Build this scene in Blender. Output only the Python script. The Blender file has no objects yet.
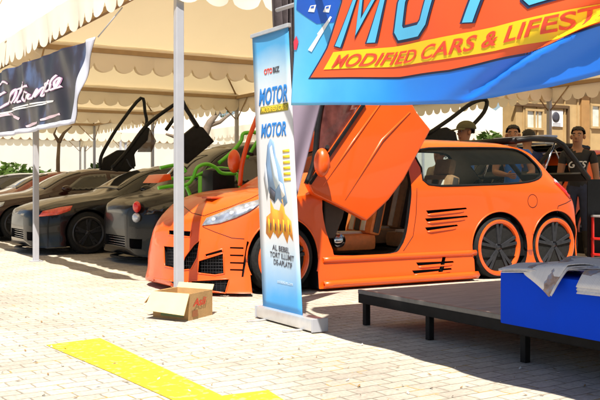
import bpy, bmesh, math, random
import numpy as np
from mathutils import Vector, Matrix
from mathutils.bvhtree import BVHTree
R = math.radians
random.seed(7)
scn = bpy.context.scene
col = scn.collection

# ------------------------------------------------------------------ camera, sky, sun, exposure
F, EYE, HZ = 890.0, 1.03, 186.0          # focal length in photo pixels, eye height, horizon row (photo 600x400)
cam_d = bpy.data.cameras.new('camera'); cam = bpy.data.objects.new('camera', cam_d); col.objects.link(cam)
cam.location = (0, 0, EYE); cam.rotation_euler = (R(90), 0, 0)
cam_d.sensor_width = 36; cam_d.lens = F / 600 * 36; cam_d.shift_y = (HZ - 200) / 600
cam_d.clip_end = 600; cam_d.clip_start = 0.05
scn.camera = cam

C_, S_ = .8616, .5075                     # the market grid: u runs right and away, v runs left and away
TH = math.atan2(S_, C_)
def W(u, v, z=0): return Vector((C_*u - S_*v, S_*u + C_*v, z))
SUN = W(-.35, -.46, 1.0).normalized()     # towards the sun
elev = math.asin(SUN.z); azim = math.atan2(SUN.x, SUN.y)
world = bpy.data.worlds.new('World'); scn.world = world; world.use_nodes = True
wn = world.node_tree; bg = wn.nodes['Background']
sky = wn.nodes.new('ShaderNodeTexSky'); sky.sky_type = 'NISHITA'; sky.sun_disc = False
sky.sun_elevation = elev; sky.sun_rotation = azim; sky.air_density = 1.0; sky.dust_density = 1.2; sky.ozone_density = 1.0
wn.links.new(sky.outputs[0], bg.inputs[0]); bg.inputs[1].default_value = 0.055
sun_d = bpy.data.lights.new('sun', 'SUN'); sun_d.energy = 5.0; sun_d.angle = R(.6); sun_d.color = (1, .93, .82)
sun = bpy.data.objects.new('sun', sun_d); col.objects.link(sun)
sun.rotation_euler = (-SUN).to_track_quat('-Z', 'Y').to_euler(); sun.location = (0, 0, 30)
vs = scn.view_settings
vs.view_transform = 'Standard'; vs.look = 'None'; vs.exposure = 1.0; vs.gamma = 1; vs.use_curve_mapping = False

# ------------------------------------------------------------------ measuring helpers (photo pixel + a known plane -> point)
def Pv(x, y, v):
    a = (x-300)/F; d = v/(C_ - S_*a); X = a*d
    return (C_*X + S_*d, v, EYE - (y-HZ)*d/F)
def Pu(x, y, u):
    a = (x-300)/F; d = u/(C_*a + S_); X = a*d
    return (u, -S_*X + C_*d, EYE - (y-HZ)*d/F)
def Pz(x, y, z):
    d = (EYE-z)*F/(y-HZ); X = (x-300)/F*d
    return (C_*X + S_*d, -S_*X + C_*d, z)

# ------------------------------------------------------------------ materials
MATS = {}
def mat(name, c, rough=.6, metal=0, var=.12, scale=6, bump=0, bscale=40, coat=0, trans=0, alpha=1, spec=.5, tcol=None):
    if name in MATS: return MATS[name]
    m = bpy.data.materials.new(name); m.use_nodes = True
    nt = m.node_tree; N = nt.nodes; L = nt.links
    b = N['Principled BSDF']; out = N['Material Output']
    b.inputs['Roughness'].default_value = rough; b.inputs['Metallic'].default_value = metal
    b.inputs['Specular IOR Level'].default_value = spec
    if coat: b.inputs['Coat Weight'].default_value = coat; b.inputs['Coat Roughness'].default_value = .04
    tc = N.new('ShaderNodeTexCoord')
    no = N.new('ShaderNodeTexNoise'); no.inputs['Scale'].default_value = scale; no.inputs['Detail'].default_value = 6
    L.new(tc.outputs['Object'], no.inputs['Vector'])
    mr = N.new('ShaderNodeMapRange'); mr.inputs['From Min'].default_value = .25; mr.inputs['From Max'].default_value = .75
    mr.inputs['To Min'].default_value = 1-var; mr.inputs['To Max'].default_value = 1+var
    L.new(no.outputs['Fac'], mr.inputs['Value'])
    hs = N.new('ShaderNodeHueSaturation'); hs.inputs['Color'].default_value = (*c, 1)
    L.new(mr.outputs['Result'], hs.inputs['Value']); L.new(hs.outputs['Color'], b.inputs['Base Color'])
    mr2 = N.new('ShaderNodeMapRange'); mr2.inputs['To Min'].default_value = max(.02, rough-.08); mr2.inputs['To Max'].default_value = min(1, rough+.08)
    L.new(no.outputs['Fac'], mr2.inputs['Value']); L.new(mr2.outputs['Result'], b.inputs['Roughness'])
    if bump:
        n2 = N.new('ShaderNodeTexNoise'); n2.inputs['Scale'].default_value = bscale; n2.inputs['Detail'].default_value = 4
        L.new(tc.outputs['Object'], n2.inputs['Vector'])
        bp = N.new('ShaderNodeBump'); bp.inputs['Strength'].default_value = bump; bp.inputs['Distance'].default_value = .02
        L.new(n2.outputs['Fac'], bp.inputs['Height']); L.new(bp.outputs['Normal'], b.inputs['Normal'])
    if trans:
        t = N.new('ShaderNodeBsdfTranslucent')
        if tcol: t.inputs['Color'].default_value = (*tcol, 1)
        else: L.new(hs.outputs['Color'], t.inputs['Color'])
        mx = N.new('ShaderNodeMixShader'); mx.inputs[0].default_value = trans
        L.new(b.outputs[0], mx.inputs[1]); L.new(t.outputs[0], mx.inputs[2]); L.new(mx.outputs[0], out.inputs['Surface'])
    if alpha < 1:
        t = N.new('ShaderNodeBsdfTransparent'); t.inputs['Color'].default_value = (.9, .93, .92, 1)
        mx = N.new('ShaderNodeMixShader'); mx.inputs[0].default_value = alpha
        L.new(t.outputs[0], mx.inputs[1]); L.new(b.outputs[0], mx.inputs[2]); L.new(mx.outputs[0], out.inputs['Surface'])
    MATS[name] = m
    return m

ORANGE = mat('orange car paint', (.72, .085, .004), .34, 0, .03, 3, coat=.35)
ORANGE_RIM = mat('orange rim paint', (.72, .09, .008), .3, 0, .04, 8, coat=.5)
BLACK = mat('black plastic', (.010, .010, .011), .45, 0, .3, 20, spec=.18)
RUBBER = mat('tyre rubber', (.014, .014, .014), .8, 0, .3, 30, bump=.2, spec=.2)
DARKMETAL = mat('dark gunmetal', (.05, .05, .055), .35, .8, .2, 20)
WHEELDARK = mat('satin black wheel', (.045, .047, .055), .3, .5, .2, 20, spec=.4)
CHROME = mat('chrome', (.7, .7, .72), .15, 1, .05, 10)
GLASS = mat('tinted car glass', (.03, .04, .04), .03, 0, .1, 3, alpha=.08)
DARKGLASS = mat('dark car glass', (.02, .02, .02), .04, 0, .1, 3, spec=.8)
LENS = mat('clear lamp lens', (.62, .68, .78), .08, .3, .3, 25)
REFL = mat('lamp reflector', (.34, .38, .46), .18, .55, .55, 14, coat=.8)
REDLENS = mat('red lamp lens', (.75, .02, .015), .12, 0, .2, 30, coat=.6)
AMBER = mat('red amber lamp lens', (.75, .10, .06), .15, 0, .25, 30, coat=.6)
WHITEPAINT = mat('white painted steel', (.36, .37, .41), .45, 0, .06, 8)
ALU = mat('aluminium', (.62, .63, .65), .35, .6, .08, 15)
CANVAS = mat('cream tent canvas', (.88, .84, .75), .85, 0, .05, 1.3, bump=.3, bscale=2.2, trans=.28, tcol=(.90, .71, .40))
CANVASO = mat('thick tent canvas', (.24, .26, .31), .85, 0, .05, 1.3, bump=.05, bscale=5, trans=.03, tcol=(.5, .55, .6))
CANVASW = mat('white tent canvas', (.85, .80, .68), .85, 0, .04, 1.3, bump=.05, bscale=5, trans=.4)
SEATO = mat('orange leather', (.78, .22, .05), .5, 0, .15, 20, bump=.1)
SEATW = mat('cream leather', (.82, .78, .68), .5, 0, .1, 20, bump=.1)
INTERIOR = mat('dark cabin trim', (.06, .045, .038), .7, 0, .2, 12)
SKIN = mat('brown skin', (.36, .17, .09), .55, 0, .08, 15)
HAIR = mat('black hair', (.012, .010, .009), .55, 0, .3, 60, bump=.5, bscale=120)
PRINT = {}
def pm(name, c, trans=.15): return mat('print ' + name, c, .55, 0, .05, 4, trans=trans)

# ------------------------------------------------------------------ mesh helpers
def cub(xs, ys, x):
    xs = np.asarray(xs, float); ys = np.asarray(ys, float)
    m = np.gradient(ys, xs); i = int(np.clip(np.searchsorted(xs, x)-1, 0, len(xs)-2))
    d = np.diff(ys)
    for k in range(len(m)):
        l = d[k-1] if k > 0 else d[k]; r = d[k] if k < len(d) else d[k-1]
        if l*r <= 0: m[k] = 0
    h = xs[i+1]-xs[i]; t = np.clip((x-xs[i])/h, 0, 1)
    return float((2*t**3-3*t*t+1)*ys[i] + (t**3-2*t*t+t)*h*m[i] + (-2*t**3+3*t*t)*ys[i+1] + (t**3-t*t)*h*m[i+1])
def catmull(pts, sub):
    P = [Vector(p) for p in pts]; out = []
    for i in range(len(P)-1):
        p0 = P[max(i-1, 0)]; p1 = P[i]; p2 = P[i+1]; p3 = P[min(i+2, len(P)-1)]
        for s in range(sub):
            t = s/sub
            out.append(.5*((2*p1) + (p2-p0)*t + (2*p0-5*p1+4*p2-p3)*t*t + (3*p1-p0-3*p2+p3)*t**3))
    out.append(P[-1]); return out

class MB:
    """collects shapes in market coordinates (u, v, z)"""
    def __init__(s): s.bm = bmesh.new(); s.mi = 0
    def faces(s, vs, fs):
        V = [s.bm.verts.new(p) for p in vs]; out = []
        for f in fs:
            try:
                q = s.bm.faces.new([V[i] for i in f]); q.material_index = s.mi; out.append(q)
            except ValueError: pass
        return V, out
    def box(s, c, d, rz=0, bev=0, M=None):
        x, y, z = d[0]/2, d[1]/2, d[2]/2
        vs = [Vector((a*x, b*y, e*z)) for e in (-1, 1) for a, b in ((-1,-1), (1,-1), (1,1), (-1,1))]
        m = M if M else Matrix.Rotation(rz, 3, 'Z')
        vs = [m @ p + Vector(c) for p in vs]
        V, fs = s.faces(vs, [(3,2,1,0), (4,5,6,7), (0,1,5,4), (1,2,6,5), (2,3,7,6), (3,0,4,7)])
        if bev: bmesh.ops.bevel(s.bm, geom=list({e for f in fs for e in f.edges}), offset=bev, segments=2, affect='EDGES', profile=.6, material=-1)
        return s
    def bar(s, a, b, w, h=None, up=(0,0,1)):
        a = Vector(a); b = Vector(b); d = b-a; L = d.length; d.normalize(); up = Vector(up)
        if abs(d.dot(up)) > .98: up = Vector((1, 0, 0))
        x = d.cross(up).normalized(); y = x.cross(d)
        return s.box((a+b)/2, (L, w, h or w), M=Matrix((d, x, y)).transposed(), bev=min(w, h or w)*.12)
    def tube(s, pts, r, n=10, cap=True):
        P = [Vector(p) for p in pts]; rs = r if isinstance(r, (list, tuple)) else [r]*len(P)
        rings = []; x = None
        for i, p in enumerate(P):
            d = (P[min(i+1, len(P)-1)] - P[max(i-1, 0)]).normalized()
            if x is None:
                x = d.cross(Vector((0,0,1)));
                if x.length < .1: x = d.cross(Vector((1,0,0)))
            x = (x - d*x.dot(d)).normalized(); y = d.cross(x)
            rings.append([s.bm.verts.new(p + (x*math.cos(t)+y*math.sin(t))*rs[i]) for t in [2*math.pi*k/n for k in range(n)]])
        for a, b in zip(rings, rings[1:]):
            for k in range(n):
                f = s.bm.faces.new((a[k], a[(k+1)%n], b[(k+1)%n], b[k])); f.material_index = s.mi; f.smooth = True
        if cap:
            f = s.bm.faces.new(rings[0][::-1]); f.material_index = s.mi
            f = s.bm.faces.new(rings[-1]); f.material_index = s.mi
        return s
    def lathe(s, prof, c, axis='z', n=32):
        c = Vector(c); rings = []
        for r, h in prof:
            ring = []
            for k in range(n):
                t = 2*math.pi*k/n; a, b = r*math.cos(t), r*math.sin(t)
                p = Vector((a, b, h)) if axis == 'z' else (Vector((a, h, b)) if axis == 'y' else Vector((h, a, b)))
                ring.append(s.bm.verts.new(c+p))
            rings.append(ring)
        for a, b in zip(rings, rings[1:]):
            for k in range(n):
                f = s.bm.faces.new((a[k], a[(k+1)%n], b[(k+1)%n], b[k])); f.material_index = s.mi; f.smooth = True
        for ring in (rings[0], rings[-1]):
            f = s.bm.faces.new(ring); f.material_index = s.mi
        return s
    def grid(s, fn, nu, nv, smooth=True):
        V = [[s.bm.verts.new(fn(i/nu, j/nv)) for j in range(nv+1)] for i in range(nu+1)]
        for i in range(nu):
            for j in range(nv):
                f = s.bm.faces.new((V[i][j], V[i+1][j], V[i+1][j+1], V[i][j+1])); f.material_index = s.mi; f.smooth = smooth
        return s
    def prism(s, pts, dvec, bev=0):
        dv = Vector(dvec); n = len(pts)
        vs = [Vector(p) for p in pts] + [Vector(p)+dv for p in pts]
        V, fs = s.faces(vs, [tuple(range(n))[::-1], tuple(range(n, 2*n))] + [(i, (i+1)%n, n+(i+1)%n, n+i) for i in range(n)])
        bmesh.ops.recalc_face_normals(s.bm, faces=fs)
        if bev: bmesh.ops.bevel(s.bm, geom=list({e for f in fs for e in f.edges}), offset=bev, segments=3, affect='EDGES', profile=.6)
        return s
    def ball(s, c, r, sub=2):
        g = bmesh.ops.create_icosphere(s.bm, subdivisions=sub, radius=1)
        r = (r, r, r) if not isinstance(r, (tuple, list)) else r
        for v in g['verts']: v.co = Vector((v.co.x*r[0], v.co.y*r[1], v.co.z*r[2])) + Vector(c)
        for v in g['verts']:
            for f in v.link_faces: f.smooth = True; f.material_index = s.mi
        return s
    def build(s, name, mats, parent=None, origin=None, smooth=None, thick=0, recalc=False):
        if recalc: bmesh.ops.recalc_face_normals(s.bm, faces=s.bm.faces)
        root = parent
        while root is not None and root.parent is not None: root = root.parent
        if origin is None: origin = Vector(root['_o']) if root is not None else Vector((0, 0, 0))
        origin = Vector(origin)
        for v in s.bm.verts: v.co -= origin
        if smooth is not None:
            for f in s.bm.faces: f.smooth = smooth
        me = bpy.data.meshes.new(name); s.bm.to_mesh(me); s.bm.free()
        for m in (mats if isinstance(mats, (list, tuple)) else [mats]): me.materials.append(m)
        if smooth: me.set_sharp_from_angle(angle=R(38))
        o = bpy.data.objects.new(name, me); col.objects.link(o)
        if parent is not None: o.parent = parent
        else: o.location = W(*origin); o.rotation_euler = (0, 0, TH); o['_o'] = tuple(origin)
        if thick:
            md = o.modifiers.new('thickness', 'SOLIDIFY'); md.thickness = thick; md.offset = 0
        return o
def tag(o, label=None, cat=None, group=None, kind=None):
    if label: o['label'] = label
    if cat: o['category'] = cat
    if group: o['group'] = group
    if kind: o['kind'] = kind
    return o
def thing(name, label, cat, origin, group=None):
    o = bpy.data.objects.new(name, None); col.objects.link(o); o.empty_display_size = .2
    o.location = W(*origin); o.rotation_euler = (0, 0, TH); o['_o'] = tuple(origin)
    return tag(o, label, cat, group)
def copy_tree(o, parent=None):
    c = o.copy(); col.objects.link(c)
    if parent is not None: c.parent = parent
    for ch in list(o.children): copy_tree(ch, c)
    return c
def place(o, u, v, z=0, rz=0, label=None, group=None, sc=1):
    o.location = W(u, v, z); o.rotation_euler = (0, 0, TH+rz); o.scale = (sc, sc, sc)
    if label: o['label'] = label
    if group: o['group'] = group
    return o
def evaluated_mesh(o):
    dg = bpy.context.evaluated_depsgraph_get(); dg.update()
    return bpy.data.meshes.new_from_object(o.evaluated_get(dg))
def carve(o, cutters, lined=()):
    """subtract closed bmeshes (market coordinates) from object o; cut faces get material 1"""
    tmp = []; org = Vector(o['_o'] if o.parent is None else o.parent['_o'])
    for ci, bm in enumerate(cutters):
        bmesh.ops.recalc_face_normals(bm, faces=bm.faces)
        for v in bm.verts: v.co -= org
        for f in bm.faces: f.material_index = 2 if ci in lined else 1
        me = bpy.data.meshes.new('cut'); bm.to_mesh(me); bm.free()
        for m in o.data.materials: me.materials.append(m)
        t = bpy.data.objects.new('cut', me); col.objects.link(t)
        if o.parent is not None: t.parent = o.parent
        else: t.matrix_world = o.matrix_world
        tmp.append(t)
        for k in range(6):                       # retry with a hair's shift when the solver gives up
            md = o.modifiers.new('b', 'BOOLEAN'); md.operation = 'DIFFERENCE'; md.solver = 'EXACT' if k < 4 else 'FAST'; md.object = t
            q = evaluated_mesh(o); o.modifiers.clear()
            if len(q.vertices) > .7*len(o.data.vertices): o.data = q; break
            for v_ in t.data.vertices: v_.co += Vector((.0017, .0011, .0013))
            t.data.update()
        else: print('carve failed', tmp.index(t), [len(q.vertices)])
    me = o.data
    for t in tmp: bpy.data.objects.remove(t)
    me.set_sharp_from_angle(angle=R(35))
def text_bm(body, maxedge=.08, shear=0, offset=0, space=1.0):
    cu = bpy.data.curves.new('t', 'FONT'); cu.body = body; cu.shear = shear; cu.offset = offset; cu.resolution_u = 4; cu.space_character = space
    o = bpy.data.objects.new('t', cu); col.objects.link(o)
    me = evaluated_mesh(o); bpy.data.objects.remove(o)
    bm = bmesh.new(); bm.from_mesh(me); bmesh.ops.triangulate(bm, faces=bm.faces)
    xs = [v.co.x for v in bm.verts]; ys = [v.co.y for v in bm.verts]
    bb = (min(xs), max(xs), 0.0, .73)
    for _ in range(5):
        es = [e for e in bm.edges if e.calc_length() > maxedge]
        if not es: break
        bmesh.ops.subdivide_edges(bm, edges=es, cuts=1); bmesh.ops.triangulate(bm, faces=bm.faces)
    return bm, bb
def poly_bm(pts2, maxedge=.1):
    bm = bmesh.new(); f = bm.faces.new([bm.verts.new((p[0], p[1], 0)) for p in pts2])
    bmesh.ops.triangulate(bm, faces=bm.faces)
    for _ in range(7):
        es = [e for e in bm.edges if e.calc_length() > maxedge]
        if not es: break
        bmesh.ops.subdivide_edges(bm, edges=es, cuts=1); bmesh.ops.triangulate(bm, faces=bm.faces)
    return bm
def mapped(bm, fn):
    mb = MB(); mb.bm.free(); mb.bm = bm
    for v in bm.verts: v.co = Vector(fn(v.co.x, v.co.y))
    for f in bm.faces: f.smooth = True
    return mb

# ------------------------------------------------------------------ the ground
def ground_material():
    m = bpy.data.materials.new('concrete block paving'); m.use_nodes = True
    nt = m.node_tree; N = nt.nodes; L = nt.links; b = N['Principled BSDF']; b.inputs['Roughness'].default_value = .9
    tc = N.new('ShaderNodeTexCoord'); mp = N.new('ShaderNodeMapping'); mp.inputs['Rotation'].default_value = (0, 0, R(-4))
    L.new(tc.outputs['Object'], mp.inputs['Vector'])
    wob = N.new('ShaderNodeTexNoise'); wob.inputs['Scale'].default_value = 9; L.new(mp.outputs[0], wob.inputs['Vector'])
    add = N.new('ShaderNodeMixRGB'); add.blend_type = 'LINEAR_LIGHT'; add.inputs[0].default_value = .012
    L.new(mp.outputs[0], add.inputs[1]); L.new(wob.outputs['Color'], add.inputs[2])
    br = N.new('ShaderNodeTexBrick'); br.offset = .5
    for k, v in (('Scale', 1), ('Mortar Size', .006), ('Mortar Smooth', .5), ('Brick Width', .21), ('Row Height', .105), ('Bias', -.1)): br.inputs[k].default_value = v
    br.inputs['Color1'].default_value = (.50, .46, .39, 1); br.inputs['Color2'].default_value = (.42, .38, .325, 1); br.inputs['Mortar'].default_value = (.27, .24, .19, 1)
    L.new(add.outputs[0], br.inputs['Vector'])
    n1 = N.new('ShaderNodeTexNoise'); n1.inputs['Scale'].default_value = .9; n1.inputs['Detail'].default_value = 8; n1.inputs['Roughness'].default_value = .65
    L.new(tc.outputs['Object'], n1.inputs['Vector'])
    cr = N.new('ShaderNodeValToRGB'); cr.color_ramp.elements[0].position = .32; cr.color_ramp.elements[0].color = (.70, .68, .66, 1); cr.color_ramp.elements[1].position = .65; cr.color_ramp.elements[1].color = (1.12, 1.1, 1.06, 1)
    L.new(n1.outputs['Fac'], cr.inputs[0])
    mu = N.new('ShaderNodeMixRGB'); mu.blend_type = 'MULTIPLY'; mu.inputs[0].default_value = 1
    L.new(br.outputs['Color'], mu.inputs[1]); L.new(cr.outputs[0], mu.inputs[2])
    n2 = N.new('ShaderNodeTexNoise'); n2.inputs['Scale'].default_value = 45; n2.inputs['Detail'].default_value = 5; L.new(tc.outputs['Object'], n2.inputs['Vector'])
    mu2 = N.new('ShaderNodeMixRGB'); mu2.blend_type = 'OVERLAY'; mu2.inputs[0].default_value = .45
    L.new(mu.outputs[0], mu2.inputs[1]); L.new(n2.outputs['Fac'], mu2.inputs[2])
    # dry moss and sand in some joints
    n3 = N.new('ShaderNodeTexNoise'); n3.inputs['Scale'].default_value = 3.5; n3.inputs['Detail'].default_value = 6; L.new(tc.outputs['Object'], n3.inputs['Vector'])
    th = N.new('ShaderNodeMath'); th.operation = 'GREATER_THAN'; th.inputs[1].default_value = .58; L.new(n3.outputs['Fac'], th.inputs[0])
    mm = N.new('ShaderNodeMath'); mm.operation = 'MULTIPLY'; L.new(th.outputs[0], mm.inputs[0]); L.new(br.outputs['Fac'], mm.inputs[1])
    mx = N.new('ShaderNodeMixRGB'); mx.inputs[2].default_value = (.36, .25, .07, 1); L.new(mm.outputs[0], mx.inputs[0]); L.new(mu2.outputs[0], mx.inputs[1])
    L.new(mx.outputs[0], b.inputs['Base Color'])
    iv = N.new('ShaderNodeMath'); iv.operation = 'SUBTRACT'; iv.inputs[0].default_value = 1; L.new(br.outputs['Fac'], iv.inputs[1])
    ad = N.new('ShaderNodeMath'); ad.operation = 'MULTIPLY_ADD'; ad.inputs[1].default_value = .35; L.new(n2.outputs['Fac'], ad.inputs[0]); L.new(iv.outputs[0], ad.inputs[2])
    bp = N.new('ShaderNodeBump'); bp.inputs['Strength'].default_value = .6; bp.inputs['Distance'].default_value = .012
    L.new(ad.outputs[0], bp.inputs['Height']); L.new(bp.outputs['Normal'], b.inputs['Normal'])
    return m
g = MB(); g.faces([(-200,-60,0), (300,-60,0), (300,300,0), (-200,300,0)], [(0,1,2,3)])
tag(g.build('ground', ground_material()), kind='structure')
def paint_material():
    m = bpy.data.materials.new('worn yellow road paint'); m.use_nodes = True
    nt = m.node_tree; N = nt.nodes; L = nt.links; b = N['Principled BSDF']; b.inputs['Roughness'].default_value = .75
    tc = N.new('ShaderNodeTexCoord'); n = N.new('ShaderNodeTexNoise'); n.inputs['Scale'].default_value = 22; n.inputs['Detail'].default_value = 8
    L.new(tc.outputs['Object'], n.inputs['Vector'])
    cr = N.new('ShaderNodeValToRGB'); e = cr.color_ramp.elements; e[0].position = .36; e[0].color = (.50, .40, .14, 1); e[1].position = .44; e[1].color = (.76, .52, .015, 1)
    L.new(n.outputs['Fac'], cr.inputs[0]); L.new(cr.outputs[0], b.inputs['Base Color'])
    bp = N.new('ShaderNodeBump'); bp.inputs['Strength'].default_value = .3; L.new(n.outputs['Fac'], bp.inputs['Height']); L.new(bp.outputs[0], b.inputs['Normal'])
    return m
ar = MB(); pts = [Pz(x, y, .004) for x, y in ((46,345), (100,338), (160,366), (222,395.5), (268,390), (300,410), (240,425), (175,401), (110,372))]
ar.faces(pts, [tuple(range(len(pts)))[::-1]])
tag(ar.build('road_marking', paint_material(), recalc=True), kind='structure')

lit = MB(); rl = random.Random(3)
for k in range(170):
    x_, y_ = rl.uniform(0, 600), rl.uniform(300, 400)
    p = Vector(Pz(x_, y_, .006)); a = rl.uniform(0, 6.28); s_ = rl.uniform(.005, .018); e = Vector((math.cos(a), math.sin(a), .2))*s_; f = Vector((-math.sin(a), math.cos(a), -.1))*s_*.5
    lit.mi = rl.choice((0, 0, 1)); lit.faces([p-e, p+f, p+e+Vector((0,0,.004)), p-f], [(0,1,2,3)])
tag(lit.build('dry_leaf_litter', [mat('dry leaf', (.22, .13, .05), .8), mat('paper scrap', (.6, .58, .52), .8)]), kind='stuff')
# ------------------------------------------------------------------ tents
EAVE = 3.0
def valance(mb, a, b, z0=EAVE, drop=.36, sw=.3, amp=.02):
    a = Vector(a); b = Vector(b); L = (b-a).length; n = max(1, round(L/sw)); d = (b-a)/L; nrm = Vector((d.y, -d.x, 0))
    M = n*8
    def fn(s, t):
        x = s*L; ph = (x/L*n) % 1.0
        if s >= 1: ph = 1
        low = drop - .12*(1 - math.sqrt(max(0, 1-(2*ph-1)**2))*1.0)
        w = math.sin(x*5.3)*amp + math.sin(x*11+1)*amp*.5
        p = a + d*x + nrm*(w*t)
        return (p.x, p.y, z0 - low*t)
    mb.grid(fn, M, 4)
    return mb
def make_tent(label, u0, u1, v0, v1, poles, peak=3.0, fabric=CANVAS, ov=.2, ov1=.02, group='cream marquee tents joined in rows'):
    t = thing('marquee_tent', label, 'tent', (u0, v0, 0), group)
    a0, a1, b0, b1 = u0-ov, u1+ov1, v0-.06, v1+.02
    cu, cv = (u0+u1)/2, (v0+v1)/2
    can = MB(); n = 12
    corners = [(a0,b0), (a1,b0), (a1,b1), (a0,b1)]
    for k in range(4):
        p, q = corners[k], corners[(k+1)%4]
        def fn(s, h, p=p, q=q):
            e = (p[0]+(q[0]-p[0])*s, p[1]+(q[1]-p[1])*s)
            hh = h*.97
            z = EAVE + peak*(.55*hh + .45*hh*hh*hh) - .10*math.sin(math.pi*s)*math.sin(math.pi*min(1, h))
            return (e[0]+(cu-e[0])*hh, e[1]+(cv-e[1])*hh, z + .006*math.sin(s*40+h*3))
        can.grid(fn, n, n)
    can.build('canopy', fabric, t)
    for k in range(4):
        p, q = corners[k], corners[(k+1)%4]
        valance(MB(), (*p, 0), (*q, 0)).build('valance', fabric, t)
    for (x0, y0), (x1, y1) in (((u0,v0+.05),(u1,v0+.05)), ((u1-.03,v0),(u1-.03,v1)), ((u1,v1-.05),(u0,v1-.05)), ((u0+.03,v1),(u0+.03,v0))):
        MB().bar((x0,y0,EAVE-.06), (x1,y1,EAVE-.06), .05, .07).build('rail', BRACE, t)
    for (x, y) in poles:
        pl = MB().box((x, y, (EAVE-.05)/2), (.072, .072, EAVE-.05), bev=.006).build('pole', WHITEPAINT, t)
        MB().box((x, y, .006), (.16, .16, .012), bev=.003).build('base_plate', WHITEPAINT, pl)
        su = 1 if x < cu else -1; sv = 1 if y < cv else -1
        if (x, y) == (3.06, 7.3): continue
        MB().tube([(x, y, EAVE-.55), (x+su*.5, y, EAVE-.08)], .012).build('brace', BRACE, pl)
        MB().tube([(x, y, EAVE-.55), (x, y+sv*.5, EAVE-.08)], .012).build('brace', BRACE, pl)
    for (x, y) in corners:
        rp = []
        for k in range(9):
            hh = k/8*.95; rp.append((x+(cu-x)*hh, y+(cv-y)*hh, EAVE-.045 + peak*(.55*hh+.45*hh**3)))
        MB().tube(rp, .02, 6).build('rafter', BRACE, t)
    return t
BRACE = mat('brown painted rail', (.36, .24, .12), .6, 0, .1, 10)
U0, U1, V0, TW = 3.06, 8.6, 7.3, 5.0
tA = make_tent('nearest left cream marquee, scalloped edge above the dark script banner', U0, U1, V0, V0+TW, [(U0,V0), (U1,V0), (U0,V0+TW), (U1,V0+TW)], ov=.4)
tB = make_tent('second cream marquee behind the first, over the black coupe with raised doors', U0, U1, V0+TW, V0+2*TW, [(U0,V0+2*TW), (U1,V0+2*TW)], ov=.4, peak=4.6)
for k, lab in ((2, 'third cream marquee back, over the maroon car'), (3, 'rearmost cream marquee of the left column of tents')):
    place(copy_tree(tB), U0, V0+TW*k, 0, 0, lab)
tC = make_tent('cream marquee over the right half of the car line, pole behind the open tailgate', U1+.04, 12.8, V0+.0, V0+TW, [(12.8,V0+TW)], ov=0)
tD = make_tent('cream marquee behind the right one, seen past the orange raised door', U1+.04, 12.8, V0+TW, V0+2*TW, [(12.8,V0+2*TW)], ov=0)
# the tent whose shade falls over the low stage (it stands above the frame)
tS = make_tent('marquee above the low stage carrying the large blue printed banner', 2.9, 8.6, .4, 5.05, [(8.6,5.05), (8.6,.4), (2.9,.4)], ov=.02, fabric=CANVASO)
place(copy_tree(tS), 8.7, .4, 0, 0, 'added unseen marquee right of the stage tent, deepening the stage shade')  # added out of view, its roof darkens the shade around the stage
place(copy_tree(tS), 2.9, -4.4, 0, 0, 'added unseen marquee behind the viewer, blocking sky light from the stage')  # added behind the viewer to keep sky light off the stage
# white pavilions farther off in the sun
far = make_tent('white pavilion far behind the dark cars, farthest left', -6, -.5, 33, 38, [(-6,33), (-.5,33), (-6,38), (-.5,38)], fabric=CANVASW, group='white pavilions in the background')
place(copy_tree(far), -.3, 31.5, 0, 0, 'white pavilion far behind the dark cars, second from the left')
place(copy_tree(far), 5.4, 31.5, 0, 0, 'white pavilion far behind the bare tree')
place(copy_tree(far), 11.1, 31.5, 0, 0, 'white pavilion far behind the green buggy frame')
place(copy_tree(far), 19, 24, 0, 0, 'white pavilion behind the man in the olive cap')
place(copy_tree(far), 13.2, 24, 0, 0, 'white pavilion behind the black bar of the far raised door')
place(copy_tree(far), 25, 25, 0, 0, 'white pavilion behind the ochre building, farthest right')
place(copy_tree(far), 2, 44, .3, 0, 'white pavilion in the last row, left')
place(copy_tree(far), 14, 44, .3, 0, 'white pavilion in the last row, right')

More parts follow.
